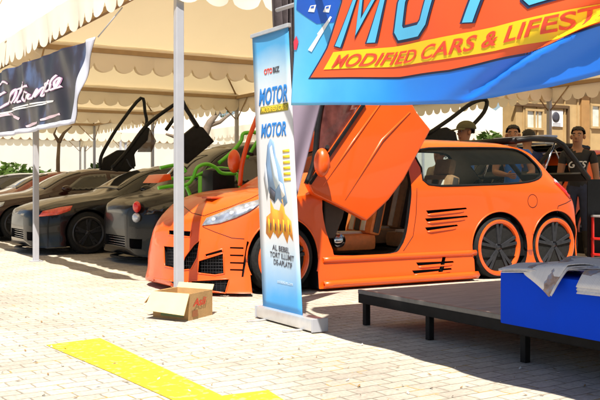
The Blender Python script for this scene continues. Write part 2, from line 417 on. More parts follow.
# ------------------------------------------------------------------ lofted car shells
class Shell:
    KEYS = ('zb', 'wb', 'wm', 'zs', 'ws', 'ze', 'we', 'zt')
    def __init__(s, table, cv, u0=0, sc=1):
        s.T = np.array(table, float); s.cv = cv; s.u0 = u0
        s.us = s.T[:, 0]
    def par(s, u): return [cub(s.us, s.T[:, k+1], u) for k in range(8)]
    def half(s, u, sub=4):
        zb, wb, wm, zs, ws, ze, we, zt = s.par(u)
        H = [(0,zb), (wb*.55,zb), (wb-.03,zb), (wb,zb+.035), (wm+(wb-wm)*.25, zb+(zs-zb)*.36), (wm, zb+(zs-zb)*.72), (ws,zs), ((ws+we)/2+.012, zs+(ze-zs)*.55), (we,ze), (we*.78, ze+(zt-ze)*.62), (we*.4, zt-(zt-ze)*.1), (0,zt)]
        out = catmull([(p[0], p[1], 0) for p in H], sub)
        return [(max(0, p.x), p.y) for p in out]
    def bm(s, n=80, inset=0, ur=None, dz=0):
        bm = bmesh.new(); rings = []
        ua, ub = ur if ur else (s.us[0], s.us[-1])
        key = sorted(set(list(np.linspace(ua, ub, n)) + [x for x in s.us if ua < x < ub]))
        for u in key:
            h = s.half(u); c = (0, (h[0][1]+h[-1][1])/2)
            if inset: h = [(max(0, w-inset), min(max(z, dz), h[-1][1]-inset)) if w > 1e-5 else (0, min(max(z, dz), h[-1][1]-inset)) for w, z in h]
            ring = [(u, s.cv-w, z) for w, z in h] + [(u, s.cv+w, z) for w, z in h[-2:0:-1]]
            rings.append([bm.verts.new((p[0]+s.u0, p[1], p[2])) for p in ring])
        n = len(rings[0])
        for a, b in zip(rings, rings[1:]):
            for k in range(n): bm.faces.new((a[k], a[(k+1)%n], b[(k+1)%n], b[k])).smooth = True
        bm.faces.new(rings[0]); bm.faces.new(rings[-1][::-1])
        bmesh.ops.remove_doubles(bm, verts=bm.verts, dist=1e-5); bmesh.ops.recalc_face_normals(bm, faces=bm.faces)
        return bm
    def width(s, u, z):
        h = s.half(u-s.u0)[12:]; zs = [p[1] for p in h]; ws = [p[0] for p in h]
        return float(np.interp(z, zs, ws))
    def side(s, u, z, off=0, far=False):
        w = s.width(u, z)+off
        return (u, s.cv+w if far else s.cv-w, z)
    def top(s, u, t, off=0):            # t in -1..1 across the top edge, for windscreens
        h = s.half(u-s.u0); we = s.par(u-s.u0)[6]
        hs = h[32:]; ws = [p[0] for p in hs][::-1]; zs = [p[1] for p in hs][::-1]
        w = abs(t)*we; z = float(np.interp(w, ws, zs))
        return (u, s.cv + (w if t > 0 else -w), z+off)
def side_patch(sh, poly, off, name, m, parent, far=False, thick=.004, maxedge=.08):
    bm = poly_bm(poly, maxedge)
    mb = mapped(bm, lambda x, y: sh.side(x, y, off, far))
    return mb.build(name, m, parent, smooth=True, thick=thick, recalc=True)

def make_wheel(parent, u, v, out, r=.34, ring=.30, rimmat=ORANGE_RIM, width=.2, spokes=5):
    """out = -1 when the wheel's face looks towards -v"""
    y = lambda k: v + out*k
    t = MB().lathe([(ring-.02, -width), (r-.03, -width), (r, -width+.03), (r, -.03), (r-.02, -.005), (ring-.005, 0), (ring-.005, -.02)] if out > 0 else
                   [(ring-.005, .02), (ring-.005, 0), (r-.02, .005), (r, .03), (r, width-.03), (r-.03, width), (ring-.02, width)], (u, v, r), 'y', 40)
    tyre = t.build('wheel', RUBBER, parent, recalc=True, smooth=True)
    q = lambda *a: [(rr, h*out) for rr, h in a]
    MB().lathe(q((ring-.055, -.06), (ring-.05, -.02), (ring-.04, .002), (ring-.016, .010), (ring, .004), (ring, -.06)), (u, v, r), 'y', 48).build('rim', [rimmat], tyre, recalc=True, smooth=True)
    sp = MB(); sp.mi = 1
    sp.lathe(q((.001, -.07), (ring-.06, -.07), (ring-.06, -.09), (.001, -.09)), (u, v, r), 'y', 32); sp.mi = 0
    for k in range(spokes):
        a = 2*math.pi*k/spokes + .3
        for da in (-.13, .13):
            sp.bar((u+.04*math.cos(a+da*.5), v-out*.022, r+.04*math.sin(a+da*.5)), (u+(ring-.045)*math.cos(a+da), v-out*.016, r+(ring-.045)*math.sin(a+da)), .034, .03, up=(0,1,0))
    sp.lathe(q((.001, -.015), (.05, -.02), (.06, -.05), (.06, -.07)), (u, v, r), 'y', 20)
    sp.build('spokes', [WHEELDARK, BLACK], tyre, recalc=True)
    return tyre

# ---- the orange six-wheeled car
OC = 8.3
oshell = Shell([  # u     zb   wb   wm   zs   ws   ze   we   zt
    (3.26, .12, .14, .12, .30, .10, .36, .08, .38),
    (3.28, .07, .36, .30, .36, .26, .44, .20, .48),
    (3.34, .05, .54, .46, .46, .41, .55, .33, .60),
    (3.43, .04, .68, .61, .56, .55, .66, .45, .72),
    (3.56, .03, .80, .74, .65, .68, .76, .56, .83),
    (3.70, .03, .90, .83, .73, .79, .84, .66, .91),
    (3.84, .03, .96, .89, .79, .86, .89, .72, .955),
    (4.18, .03, .97, .92, .88, .90, .94, .78, 1.01),
    (4.50, .03, .94, .89, .93, .88, .985, .79, 1.04),
    (4.62, .03, .93, .88, .95, .88, 1.06, .77, 1.11),
    (5.00, .03, .92, .88, .98, .88, 1.25, .71, 1.32),
    (5.40, .03, .92, .88, 1.0, .88, 1.40, .68, 1.48),
    (5.80, .03, .92, .88, 1.01, .88, 1.455, .67, 1.545),
    (6.50, .03, .93, .89, 1.03, .89, 1.475, .67, 1.57),
    (6.95, .03, .94, .91, 1.03, .90, 1.47, .66, 1.565),
    (7.40, .05, .94, .92, 1.02, .90, 1.45, .66, 1.54),
    (7.70, .07, .93, .92, 1.00, .90, 1.37, .66, 1.45),
    (7.90, .09, .92, .91, .97, .89, 1.20, .67, 1.27),
    (8.08, .11, .90, .89, .90, .86, 1.00, .70, 1.04),
    (8.20, .14, .84, .84, .76, .80, .84, .68, .88),
    (8.27, .20, .70, .70, .58, .66, .64, .58, .68)], OC)
car = thing('six_wheeled_car', 'bright orange six-wheeled custom car with raised scissor doors behind the roll-up banner', 'car', (5.6, OC, 0))
body = None
mb = MB(); mb.bm.free(); mb.bm = oshell.bm(84)
body = mb.build('body', [ORANGE, BLACK, mat('beige headlining', (.50, .42, .32), .9, 0, .08, 10)], car, smooth=True)
# ray helper: photo pixel -> point and normal on the shell
_bvbm = oshell.bm(84); bvh = BVHTree.FromBMesh(_bvbm)
_cu, _cv = C_*0+S_*0, 0
def on_body(x, y):
    a = (x-300)/F; e = -(y-HZ)/F
    X, Y, Z = a, 1.0, e
    d = Vector((C_*X+S_*Y, -S_*X+C_*Y, Z)).normalized()
    h = bvh.ray_cast(Vector((0, 0, EYE)), d)
    if h[0] is None:
        h = bvh.find_nearest(Vector((0, 0, EYE)) + d*8.3)
    return h[0], h[1]
def body_cut(px, depth=.06, lift=.05):
    ps = [on_body(*p) for p in px]; n = sum((q[1] for q in ps), Vector()).normalized()
    mb = MB(); mb.prism([q[0]+n*lift for q in ps], -n*(depth+lift)); return mb.bm
def body_patch(px, off, name, m, thick=.006, maxedge=.03):
    cx = sum(p[0] for p in px)/len(px); cy = sum(p[1] for p in px)/len(px)
    bm = poly_bm(px, 5)
    def fn(x, y):
        p, n = on_body(x, y); return p + n*off
    return mapped(bm, fn).build(name, m, car, smooth=True, thick=thick, recalc=True)
def mirror_bm(bm):
    b = bm.copy()
    for v in b.verts: v.co.y = 2*OC - v.co.y
    return b
cuts = []
def smooth_loop(P, sub=3):
    n = len(P); out = []
    for i in range(n):
        p0, p1, p2, p3 = (Vector((*P[(i+k) % n], 0)) for k in (-1, 0, 1, 2))
        for s_ in range(sub):
            t = s_/sub; q = .5*((2*p1)+(p2-p0)*t+(2*p0-5*p1+4*p2-p3)*t*t+(3*p1-p0-3*p2+p3)*t**3); out.append((q.x, q.y))
    return out
# cabin
inner = Shell(oshell.T, OC); cab = inner.bm(50, inset=.05, ur=(4.72, 7.98), dz=.24)
cuts.append(cab)
def uz_prism(poly, v0, v1):
    return MB().prism([(u, v0, z) for u, z in poly], (0, v1-v0, 0)).bm
door_open = [(4.74,.40), (4.82,.34), (5.44,.335), (5.58,.40), (5.66,.56), (5.71,.85), (5.73,1.15), (5.735,1.40), (5.42,1.385), (5.05,1.215), (4.66,.995), (4.64,.70)]
door_open = smooth_loop(door_open)
cuts.append(uz_prism(door_open, OC-1.3, OC+1.3))
win_px = [(424,184.5), (421,168), (422,150), (470,147.5), (515,148), (530,152), (538,162), (541,172), (534,179), (515,183), (470,185)]
win = [(lambda q: (q[0], q[2]))(Pv(x, y, 7.5)) for x, y in win_px]
win = smooth_loop(win)
cuts.append(uz_prism(win, OC-1.3, OC+1.3))
cuts.append(uz_prism([(4.70,1.20), (5.36,1.53), (5.50,1.44), (4.86,1.06)], OC-.60, OC+.60))      # windscreen
cuts.append(uz_prism([(7.82,.72), (7.82,1.30), (8.6,1.30), (8.6,.72)], OC-.60, OC+.60))         # tailgate opening
for (u, r) in ((4.18, .385), (6.93, .40), (7.80, .40)):
    for s in (-1, 1):
        c = MB(); e_ = .01*(u-4); c.lathe([(r, -.32-e_), (r, .5+e_)] if s > 0 else [(r, -.5-e_), (r, .32+e_)], (u, OC+s*.90, .345), 'y', 48); cuts.append(c.bm)
        if u < 6: c = MB(); c.box((u, OC+s*.99, .0), (2*r-.03, .5, .40)); cuts.append(c.bm)
for s in (-1, 1): c = MB(); c.box((7.36, OC+s*.985, .05), (1.623, .47, .51)); cuts.append(c.bm)
# front openings
vents = [([(169,230), (191,231), (190,237), (169,235)], .07), ([(164,246), (176,247), (174,268), (165,266)], .08),
         ([(200,240), (194,245), (185,257), (181,270), (191,269), (197,258)], .07),
         ([(205,254), (222,249), (223,252.5), (206,257)], .03), ([(199,261), (223,253.5), (224,273.5), (215,275), (198,273)], .09),
         ([(192,281), (229,279), (225,293), (190,288)], .09), ([(154,278.5), (171,281), (171,287.5), (155,284)], .06), ([(173,281.5), (188,282.5), (186,288.5), (173,288)], .06)]
for px, d in vents: cuts.append(body_cut(px, d))
cuts.append(body_cut([(247,241), (249,242), (246,262), (243.5,277), (241.5,277), (243.5,262)], .04))
for y in (247, 254.5, 262, 269): cuts.append(body_cut([(230,y), (243.5,y+.3), (243.5,y+2), (230,y+1.5)], .03))
for a in (((426,210.5),(466,207.5)), ((425,218.5),(467,215.5)), ((425,227.5),(457,224.5)), ((412,270.5),(451,268)), ((416,262.5),(453,261))):
    (x0, y0), (x1, y1) = a; cuts.append(body_cut([(x0,y0), (x1,y1), (x1+1,y1+1.6), (x0+2,y0+3.2)], .05, .03))
cuts.append(body_cut([(443,255), (446,255), (444,268), (440.5,278), (436,278), (440,267)], .05, .03))
carve(body, cuts, lined=(0,))
for pl in body.data.polygons:                 # the lining ends at the window line; the tub below is dark
    if pl.material_index == 2 and pl.center.z < .95: pl.material_index = 1

for px, d in vents:
    cxx = sum(p[0] for p in px)/len(px); cyy = sum(p[1] for p in px)/len(px)
    dense = []
    for i in range(len(px)):
        (xa, ya), (xb, yb) = px[i], px[(i+1) % len(px)]
        for k in range(4): dense.append((xa+(xb-xa)*k/4, ya+(yb-ya)*k/4))
    ring = []
    for x, y in dense:
        q, n = on_body(cxx+(x-cxx)*1.03, cyy+(y-cyy)*1.03); ring.append(q+n*.001)
    MB().tube(ring+[ring[0]], .007, 6, cap=False).build('vent_lip', ORANGE, car)
# panels, lamps and glass
body_patch([(202.5,226), (207,218.5), (219,214), (238,206), (262,199.5), (264,202), (250,211.5), (236,218), (220,223.5)], .006, 'headlight', REFL, .012)
hp = [on_body(x, y) for x, y in ((214,220), (232,213.5), (247,207))]
for p, n in hp: MB().ball(p+n*.004, .024).build('headlight_bulb', LENS, car)
MBt = [(lambda q: (q[0], q[2]))(Pv(x, y, 7.42)) for x, y in ((556,182), (565,180), (569,184), (571.5,199), (567.5,196.5), (561,189))]
side_patch(oshell, MBt, .008, 'tail_light', REDLENS, car, thick=.014)
side_patch(oshell, [(lambda q: (q[0], q[2]))(Pv(x, y, 7.42)) for x, y in ((556,181), (565,178.5), (569,181.5), (562,183.5))], .016, 'reversing_light', LENS, car, thick=.012)
def grow(poly, k):
    cx = sum(p[0] for p in poly)/len(poly); cy = sum(p[1] for p in poly)/len(poly)
    return [(cx+(x-cx)*(1+k/abs(x-cx+1e-6)*0+k), cy+(y-cy)*(1+k*2.2)) for x, y in poly]
for farside in (False, True):
    side_patch(oshell, grow(win, .012), -.022, 'side_window', GLASS, car, far=farside)
    rim = MB(); ring = [oshell.side(u, z, -.004, farside) for u, z in win]; rim.tube([Vector(p) for p in ring+[ring[0]]], .013, 6, cap=False)
    rim.build('window_seal', BLACK, car)
MB().grid(lambda s, t: Vector(oshell.top(4.74+.66*s, (t*2-1)*.88, -.02)), 10, 10).build('windscreen', GLASS, car, thick=.004)
def seam(px, r, name):
    dn = []
    for (xa, ya), (xb, yb) in zip(px, px[1:]):
        for k in range(8): dn.append((xa+(xb-xa)*k/8, ya+(yb-ya)*k/8))
    pts = [on_body(*p) for p in dn]
    MB().tube([q+n*.001 for q, n in pts], r, 5).build(name, BLACK, car)
for a in (((427,215),(464,211.6)), ((427,223),(465,219.6)), ((427,232),(456,228.6)), ((414,275),(450,272)), ((418,267.3),(452,265))):
    (xa, ya), (xb, yb) = a; pp = [on_body(xa+(xb-xa)*k/8, ya+(yb-ya)*k/8) for k in range(9)]
    MB().tube([q+n*.002 for q, n in pp], [.004]+[.013-.001*k for k in range(7)]+[.003], 8).build('gill_blade', ORANGE, car)
def mesh_fill(px, nh, nv, dep):
    xs = [p[0] for p in px]; ys = [p[1] for p in px]; mb = MB()
    def inside(x, y):
        c = False
        for (xa, ya), (xb, yb) in zip(px, px[1:]+px[:1]):
            if (ya > y) != (yb > y) and x < (xb-xa)*(y-ya)/(yb-ya)+xa: c = not c
        return c
    def run(pts):
        seg = []
        for p in pts+[None]:
            if p and inside(*p): q, n = on_body(*p); seg.append(q-n*dep)
            else:
                if len(seg) > 1: mb.tube(seg, .0028, 4)
                seg = []
    for k in range(1, nh): y = min(ys)+(max(ys)-min(ys))*k/nh; run([(min(xs)+(max(xs)-min(xs))*i/24, y) for i in range(25)])
    for k in range(1, nv): x = min(xs)+(max(xs)-min(xs))*k/nv; run([(x+.0*i, min(ys)+(max(ys)-min(ys))*i/24) for i in range(25)])
    mb.build('grille_mesh', DARKMETAL, car)
for i in (1, 2, 4, 5): mesh_fill(vents[i][0], 7, 9, .022)
# bonnet shut line and scoop
seam(((182,205), (192,213), (204,216), (215,212), (230,207), (250,199), (262,193)), .0035, 'bonnet_seam')
seam(((203,227), (215,232), (232,238), (246,239)), .003, 'bumper_seam')
seam(((571,200), (566,203), (558,206), (557,214)), .003, 'bumper_seam')
seam(((417,188), (416,215), (413,236), (402,253)), .003, 'door_seam')
fc = [oshell.side(7.42+.075*math.cos(k/20*6.2832), .86+.075*math.sin(k/20*6.2832), .001) for k in range(21)]
MB().tube(fc, .0028, 5, cap=False).build('fuel_flap_seam', BLACK, car)
mb = MB(); p, n = on_body(214, 198); mb.box(p+n*.004, (.16, .24, .02), bev=.008); mb.build('bonnet_scoop', mat('dark orange plastic', (.45, .06, .01), .5), car)  # scoop in a darker orange than the body paint
# splitter and sill lip
for uu in ((3.28, 3.77),):
    pass
sl = MB()
def lipf(s, t):
    u = 4.60+1.98*s; w = oshell.width(u, .05)
    return (u, OC-w-.012-.03*(1-abs(2*t-1)), .03+.07*t)
sl.grid(lipf, 20, 4); sl.build('sill_lip', ORANGE, car, thick=.012)
mb = MB()
mb.grid(lambda s, t: (4.62+1.96*s, OC-oshell.width(4.62+1.96*s, .30)-.018*math.sin(math.pi*t), .275+.055*t), 20, 6)
mb.build('sill_moulding', ORANGE, car, thick=.01)
# arch lips
for (u, r, a0, a1) in ((4.18, .39, -.05, 3.19), (6.93, .405, .35, 3.35), (7.80, .405, -.35, 2.8)):
    pts = []
    for k in range(29):
        a = a0+(a1-a0)*k/28; uu = u+r*math.cos(a); zz = .345+r*math.sin(a)
        pts.append(oshell.side(uu, max(zz, .08), .0))
    MB().tube(pts, .009, 8).build('wheel_arch', ORANGE, car)
for u, r, ring, out in ((4.18, .335, .278, .905), (6.93, .345, .312, .905), (7.80, .345, .312, .895)):
    make_wheel(car, u, OC-out, -1, r, ring); make_wheel(car, u, OC+out, 1, r, ring)
for u, r in ((4.18, .392), (6.93, .408), (7.80, .408)):
    for sg in (-1, 1):
        wh = MB()
        wh.grid(lambda a, b: (u+r*math.cos(math.pi*(1.12*a-.06)), OC+sg*(.50+.36*b), .345+r*math.sin(math.pi*(1.12*a-.06))), 28, 2)
        wh.prism([(u+r*math.cos(math.pi*(1.12*k/20-.06)), OC+sg*.50, .345+r*math.sin(math.pi*(1.12*k/20-.06))) for k in range(21)], (0, sg*.01, 0))
        wh.build('wheel_housing', BLACK, car, thick=.006)
# scissor doors
DV = 7.33
door_px = [(309,184), (340,137.5), (364,103), (400,92), (409,97), (417,112), (431,129.5), (404,180), (389,200), (367,221), (345,209), (314,194)]
door_uz = [(lambda q: (q[0], q[2]))(Pv(x, y, DV)) for x, y in door_px]
def make_door(vv, t, rot=0.0):
    far_ = t < 0; sh_ = .52 if far_ else 0
    hinge = Vector((door_uz[0][0], 0, door_uz[0][1]))
    def tf(p):
        q = Vector((p[0], 0, p[1]))-hinge; c, s = math.cos(rot), math.sin(rot)
        return (hinge.x+q.x*c-q.z*s+sh_, hinge.z+q.x*s+q.z*c)
    P = [tf(p) for p in door_uz]
    d = MB(); d.prism([(u, vv, z) for u, z in P], (0, t*.1, 0), bev=.022)
    dr = d.build('scissor_door', ORANGE, car, smooth=True)
    a = [(lambda q: tf((q[0], q[2])))(Pv(x, y, DV)) for x, y in ((345,200), (382,140), (410,112))]
    MB().tube([(u, vv-t*.0, z) for u, z in a], [.004, .016, .008], 8).build('door_crease', ORANGE, dr)
    a = [(lambda q: tf((q[0], q[2])))(Pv(x, y, DV)) for x, y in ((322,187), (352,143), (380,104))]
    MB().tube([(u, vv-t*.0, z) for u, z in a], [.004, .012, .008], 8).build('door_crease', ORANGE, dr)
    fr = [(lambda q: tf((q[0], q[2])))(Pv(x, y, DV)) for x, y in ((309,184), (317,160), (321,120), (327,92), (338,80), (360,78), (374,90), (364,103))]
    if far_: fr = [(lambda q: (q[0], q[2]))(Pv(x, y, vv)) for x, y in ((238,186), (240,165), (246,142), (254,120), (264,96), (276,74), (290,66), (296,90))]
    fr = [(v.x, v.y) for v in catmull([(p[0], p[1], 0) for p in fr], 4)]
    MB().tube([(u, vv+t*.05, z) for u, z in fr], .028, 8).build('window_frame', BLACK if t > 0 else ORANGE, dr)
    if not far_: gl = mapped(poly_bm(fr, .3), lambda x, y: (x, vv+t*.05, y)); gl.build('window_glass', mat('glass coloured as red reflection', (.11, .035, .03), .12, 0, .6, 7, bump=.1, bscale=6), dr, thick=.006, recalc=True)  # the red reflection in this pane is put into its base colour
    MB().bar((P[0][0], vv-t*.01, P[0][1]), (P[2][0], vv-t*.01, P[2][1]), .03, .03, up=(0,1,0)).build('belt_trim', BLACK, dr)
    m = [(lambda q: tf((q[0], q[2])))(Pv(x, y, DV)) for x, y in ((316,163), (323,147))]
    if far_: m = [(lambda q: (q[0], q[2]))(Pv(x, y, vv)) for x, y in ((241,161), (247,152))]
    mi = MB(); mi.ball((m[0][0]-.02, vv-t*.14, m[0][1]), (.075, .085, .14), 3); mr = mi.build('wing_mirror', ORANGE, dr)
    MB().tube([(m[1][0], vv-t*.08, m[1][1]), (m[1][0]+.06, vv+t*.03, m[1][1]-.03)], .02).build('mirror_arm', BLACK, mr)
    return dr
make_door(DV, 1); make_door(2*OC-DV, -1, R(-9))
# tailgate: L-shaped panel lifted over the boot
tg = MB()
for v in (OC-.56, OC+.56): tg.tube([(7.50,v,1.56), (7.75,v,1.595), (8.15,v,1.59), (8.28,v,1.54), (8.48,v,1.36), (8.74,v,1.12)], .034, 8)
tg.tube([(8.74,OC-.56,1.12), (8.74,OC+.56,1.12)], .034, 8)
tg.tube([(7.52,OC-.56,1.565), (7.52,OC+.56,1.565)], .04, 8)
tgo = tg.build('tailgate', BLACK, car)
MB().faces and None
m_ = MB(); m_.box((7.86, OC, 1.598), (.62, 1.06, .012)); m_.build('tailgate_glass', DARKGLASS, tgo)
m_ = MB(); m_.bar((8.3,OC,1.51), (8.7,OC,1.13), 1.06, .03, up=(0,1,0)); m_.bm.faces.ensure_lookup_table()
m_.bm.clear(); m_.prism([(8.66,OC-.53,1.20), (8.75,OC-.53,1.11), (8.72,OC-.53,1.09), (8.63,OC-.53,1.18)], (0, 1.06, 0)); m_.build('tailgate_panel', BLACK, tgo)
m_ = MB(); m_.box((8.10, OC-.1, 1.635), (.22, .9, .03), bev=.01); m_.build('spoiler', mat('pale blue highlight colour', (.5, .58, .75), .3), tgo)  # the white-blue highlight on the spoiler is given as its colour
for v in (OC-.52, OC+.52): MB().tube([(7.98,v,1.15), (8.2,v,1.58)], .012).build('gas_strut', CHROME, tgo)
# cabin
fl = MB(); fl.box((6.3, OC, .26), (3.2, 1.5, .03)); fl.build('cabin_floor', INTERIOR, car)
da = MB(); da.prism([(4.74,OC-.74,.50), (4.74,OC-.74,.98), (4.95,OC-.74,1.0), (5.02,OC-.74,.92), (4.96,OC-.74,.70), (4.86,OC-.74,.50)], (0, 1.48, 0), bev=.02); da.build('dashboard', INTERIOR, car, smooth=True)
def seat(u, v, m1, m2):
    s = MB(); s.box((u, v, .44), (.50, .48, .17), bev=.05); s.mi = 2; s.box((u-.02, v, .535), (.42, .16, .03), bev=.012); s.mi = 0
    base = s.build('seat', [m1, m2, SEATW], car, smooth=True)
    b = MB(); tilt = Matrix.Rotation(R(14), 3, 'Y')
    b.box((u+.30, v, .83), (.15, .50, .66), M=tilt, bev=.055); b.mi = 1
    for dv in (-.11, .11): b.box((u+.225, v+dv, .83), (.03, .075, .56), M=tilt, bev=.01)
    b.mi = 2; b.box((u+.225, v, .83), (.03, .09, .56), M=tilt, bev=.01)
    for dv in (-.252, .252): b.box((u+.30, v+dv, .83), (.07, .014, .60), M=tilt, bev=.005)
    b.build('seat_back', [m1, SEATW, INTERIOR], base, smooth=True)
    h = MB(); h.box((u+.42, v, 1.24), (.10, .28, .19), M=tilt, bev=.04); h.build('headrest', [m1], base, smooth=True)
for v in (OC-.40, OC+.40): seat(5.20, v, SEATO, SEATW)
for v in (OC-.40, OC+.40): seat(6.15, v, mat('tan leather', (.42, .24, .12), .55, 0, .15, 20, bump=.1), SEATW)
sw = MB(); sw.lathe([(.17,-.012), (.19,-.012), (.195,0), (.19,.012), (.17,.012), (.165,0), (.17,-.012)], (0,0,0), 'x', 28); M4 = Matrix.Rotation(R(25), 4, 'Y'); bmesh.ops.transform(sw.bm, matrix=M4, verts=sw.bm.verts)
for v in sw.bm.verts: v.co += Vector((5.06, OC+.38, .93))
sw.build('steering_wheel', BLACK, car, recalc=True)
cs = MB(); cs.box((5.3, OC, .42), (.8, .2, .22), bev=.03); cs.build('centre_console', INTERIOR, car, smooth=True)
sk = MB(); sk.lathe([(.001,-.03), (.07,-.03), (.08,0), (.055,.012), (.001,.03)], (4.98, OC-.62, .47), 'y', 24); sk.build('door_speaker', CHROME, car)

# a second orange car of the same sort beyond it, tail towards us
car2 = copy_tree(car)
for ch in list(car2.children):
    if ch.name.split('.')[0] in ('scissor_door',):
        for g2 in list(ch.children):
            for g3 in list(g2.children): bpy.data.objects.remove(g3)
            bpy.data.objects.remove(g2)
        bpy.data.objects.remove(ch)
car2.name = 'orange_car'
place(car2, 13.3, 10.6, 0, math.pi, 'orange car at the right edge, partly out of frame behind the raised tailgate', sc=1.05)

# ------------------------------------------------------------------ the dark cars
dshell_T = [  # local u   zb   wb   wm   zs   ws   ze   we   zt
    (0.00, .22, .40, .42, .50, .40, .58, .34, .60), (.05, .14, .62, .62, .56, .58, .64, .50, .67), (.15, .11, .78, .76, .62, .72, .69, .60, .72),
    (.35, .10, .86, .84, .68, .80, .75, .66, .79), (.80, .11, .89, .87, .77, .83, .82, .68, .88), (1.25, .12, .89, .87, .83, .84, .88, .70, .95),
    (1.40, .12, .89, .87, .85, .84, .95, .69, 1.00), (1.80, .12, .89, .87, .89, .84, 1.16, .62, 1.22), (2.20, .12, .89, .87, .91, .84, 1.28, .59, 1.345),
    (2.80, .12, .89, .87, .93, .84, 1.32, .59, 1.39), (3.30, .13, .89, .87, .94, .84, 1.27, .60, 1.34), (3.75, .15, .88, .86, .95, .82, 1.08, .63, 1.14),
    (4.05, .17, .86, .84, .92, .80, .97, .66, 1.01), (4.30, .22, .80, .79, .80, .74, .88, .62, .92), (4.40, .32, .66, .66, .60, .62, .66, .55, .70)]
mpv_T = [
    (0.00, .22, .40, .42, .50, .40, .58, .34, .60), (.05, .14, .62, .62, .56, .58, .66, .50, .69), (.15, .11, .78, .76, .62, .72, .72, .60, .75),
    (.35, .10, .86, .84, .68, .80, .78, .66, .81), (.72, .11, .89, .87, .77, .83, .85, .68, .90), (.88, .12, .89, .87, .82, .84, .93, .70, .99),
    (1.20, .12, .89, .87, .88, .84, 1.20, .64, 1.26), (1.55, .12, .89, .87, .91, .84, 1.34, .62, 1.40), (2.20, .12, .89, .87, .92, .84, 1.40, .62, 1.47),
    (3.20, .13, .89, .87, .94, .84, 1.40, .62, 1.46), (3.90, .15, .88, .86, .95, .83, 1.33, .62, 1.39), (4.22, .17, .86, .84, .92, .82, 1.16, .64, 1.20),
    (4.36, .22, .82, .80, .82, .78, .92, .64, .96), (4.42, .32, .70, .68, .64, .66, .70, .58, .74)]
def make_dark_car(label, u0, v0, paint, lamp=AMBER, group=None, T=dshell_T, hs=1.0, name='dark_car', mpv=False):
    if mpv: T = mpv_T
    T2 = [tuple([r[0]] + [x*hs if k in (3, 5, 7) else x for k, x in enumerate(r[1:])]) for r in T]
    T2 = [(r[0], r[1], r[2], r[3], r[4]*hs, r[5], r[6]*hs, r[7], r[8]*hs) for r in T]
    cv = v0+.89; sh = Shell(T2, cv, u0)
    c = thing(name, label, 'car', (u0+2.2, cv, 0), group)
    mb = MB(); mb.bm.free(); mb.bm = sh.bm(56); b = mb.build('body', [paint, BLACK], c, smooth=True)
    cuts = []
    for u in (.86, 3.5):
        for s in (-1, 1):
            q = MB(); q.lathe([(.36, -.3), (.36, .4)] if s > 0 else [(.36, -.4), (.36, .3)], (u0+u, cv+s*.86, .32), 'y', 36); cuts.append(q.bm)
            q = MB(); q.box((u0+u, cv+s*.92, .05), (.70, .45, .5)); cuts.append(q.bm)
    q = MB(); q.box((u0+.02, cv, .30), (.20, .8, .14)); cuts.append(q.bm)
    for s in (-1, 1):
        q = MB(); q.box((u0+.16, cv+s*.62, .28), (.3, .22, .13)); cuts.append(q.bm)
    carve(b, cuts)
    k = hs
    for fs in (False, True):
        side_patch(sh, [(u0+1.25,.93*k), (u0+1.55,1.24*k), (u0+2.0,1.31*k), (u0+2.60,1.33*k), (u0+2.60,.97*k)] if mpv else [(u0+1.72,.94*k), (u0+2.12,1.22*k), (u0+2.30,1.255*k), (u0+2.62,1.275*k), (u0+2.62,.96*k)], .004, 'side_window', DARKGLASS, c, fs, .005)
        side_patch(sh, [(u0+2.70,.975*k), (u0+2.70,1.33*k), (u0+3.70,1.30*k), (u0+4.0,1.18*k), (u0+4.0,1.0*k)] if mpv else [(u0+2.70,.965*k), (u0+2.70,1.27*k), (u0+3.20,1.23*k), (u0+3.62,1.05*k), (u0+3.62,.98*k)], .004, 'side_window', DARKGLASS, c, fs, .005)
        side_patch(sh, [(u0+.14,.575*k), (u0+.20,.655*k), (u0+.45,.715*k), (u0+.62,.735*k), (u0+.58,.66*k), (u0+.40,.60*k)], .006, 'headlight', lamp, c, fs, .016)
        sgn = 1 if fs else -1
        MB().ball((u0+1.75, cv+sgn*.95, .98*k), (.10, .09, .07)).build('wing_mirror', paint, c)
    MB().grid(lambda s, t: Vector(sh.top(u0+(.90+.60*s if mpv else 1.40+.74*s), (t*2-1)*.93, .006)), 10, 12).build('windscreen', DARKGLASS, c, thick=.005)
    MB().grid(lambda s, t: Vector(sh.top(u0+(3.96+.34*s if mpv else 3.36+.56*s), (t*2-1)*.9, .006)), 10, 12).build('rear_window', DARKGLASS, c, thick=.005)
    for fs in (False, True):
        for uu in (1.42, 2.66, 3.30 if hs > 1 else 3.12):
            MB().tube([sh.side(u0+uu+.06*math.sin(k/10*3), .22+(.70*hs)*k/10, .002, fs) for k in range(11)], .004, 5).build('door_seam', BLACK, c)
        MB().tube([sh.side(u0+2.36, .80*hs, .018, fs), sh.side(u0+2.54, .81*hs, .018, fs)], .014, 8).build('door_handle', paint, c)
    for k in range(4): MB().tube([(u0+.03+.35*abs(t/6)**3*.0, cv+t*.065, .245+.033*k) for t in range(-6, 7)], .005, 5).build('grille_bar', CHROME, c)
    sp = MB(); sp.grid(lambda s, t: (u0-.02+.5*math.sin(abs(2*t-1)*1.45)**3+.10*s, cv+(t*2-1)*.86, .075), 2, 20); sp.build('front_splitter', BLACK, c, thick=.02)
    for u in (.86, 3.5):
        make_wheel(c, u0+u, cv-.865, -1, .32, .25, DARKMETAL); make_wheel(c, u0+u, cv+.865, 1, .32, .25, DARKMETAL)
    return c, sh
PB = mat('black car paint', (.005, .005, .006), .2, 0, .2, 3, coat=.35, spec=.25)
PM = mat('maroon brown car paint', (.03, .008, .007), .22, 0, .2, 3, coat=.5, spec=.3)
PR = mat('dark red car paint', (.20, .02, .012), .25, 0, .2, 3, coat=1.0)
PN = mat('navy car paint', (.012, .02, .06), .25, 0, .2, 3, coat=1.0)
PD = mat('dark brown grey car paint', (.007, .006, .006), .25, 0, .2, 3, coat=.25, spec=.25)
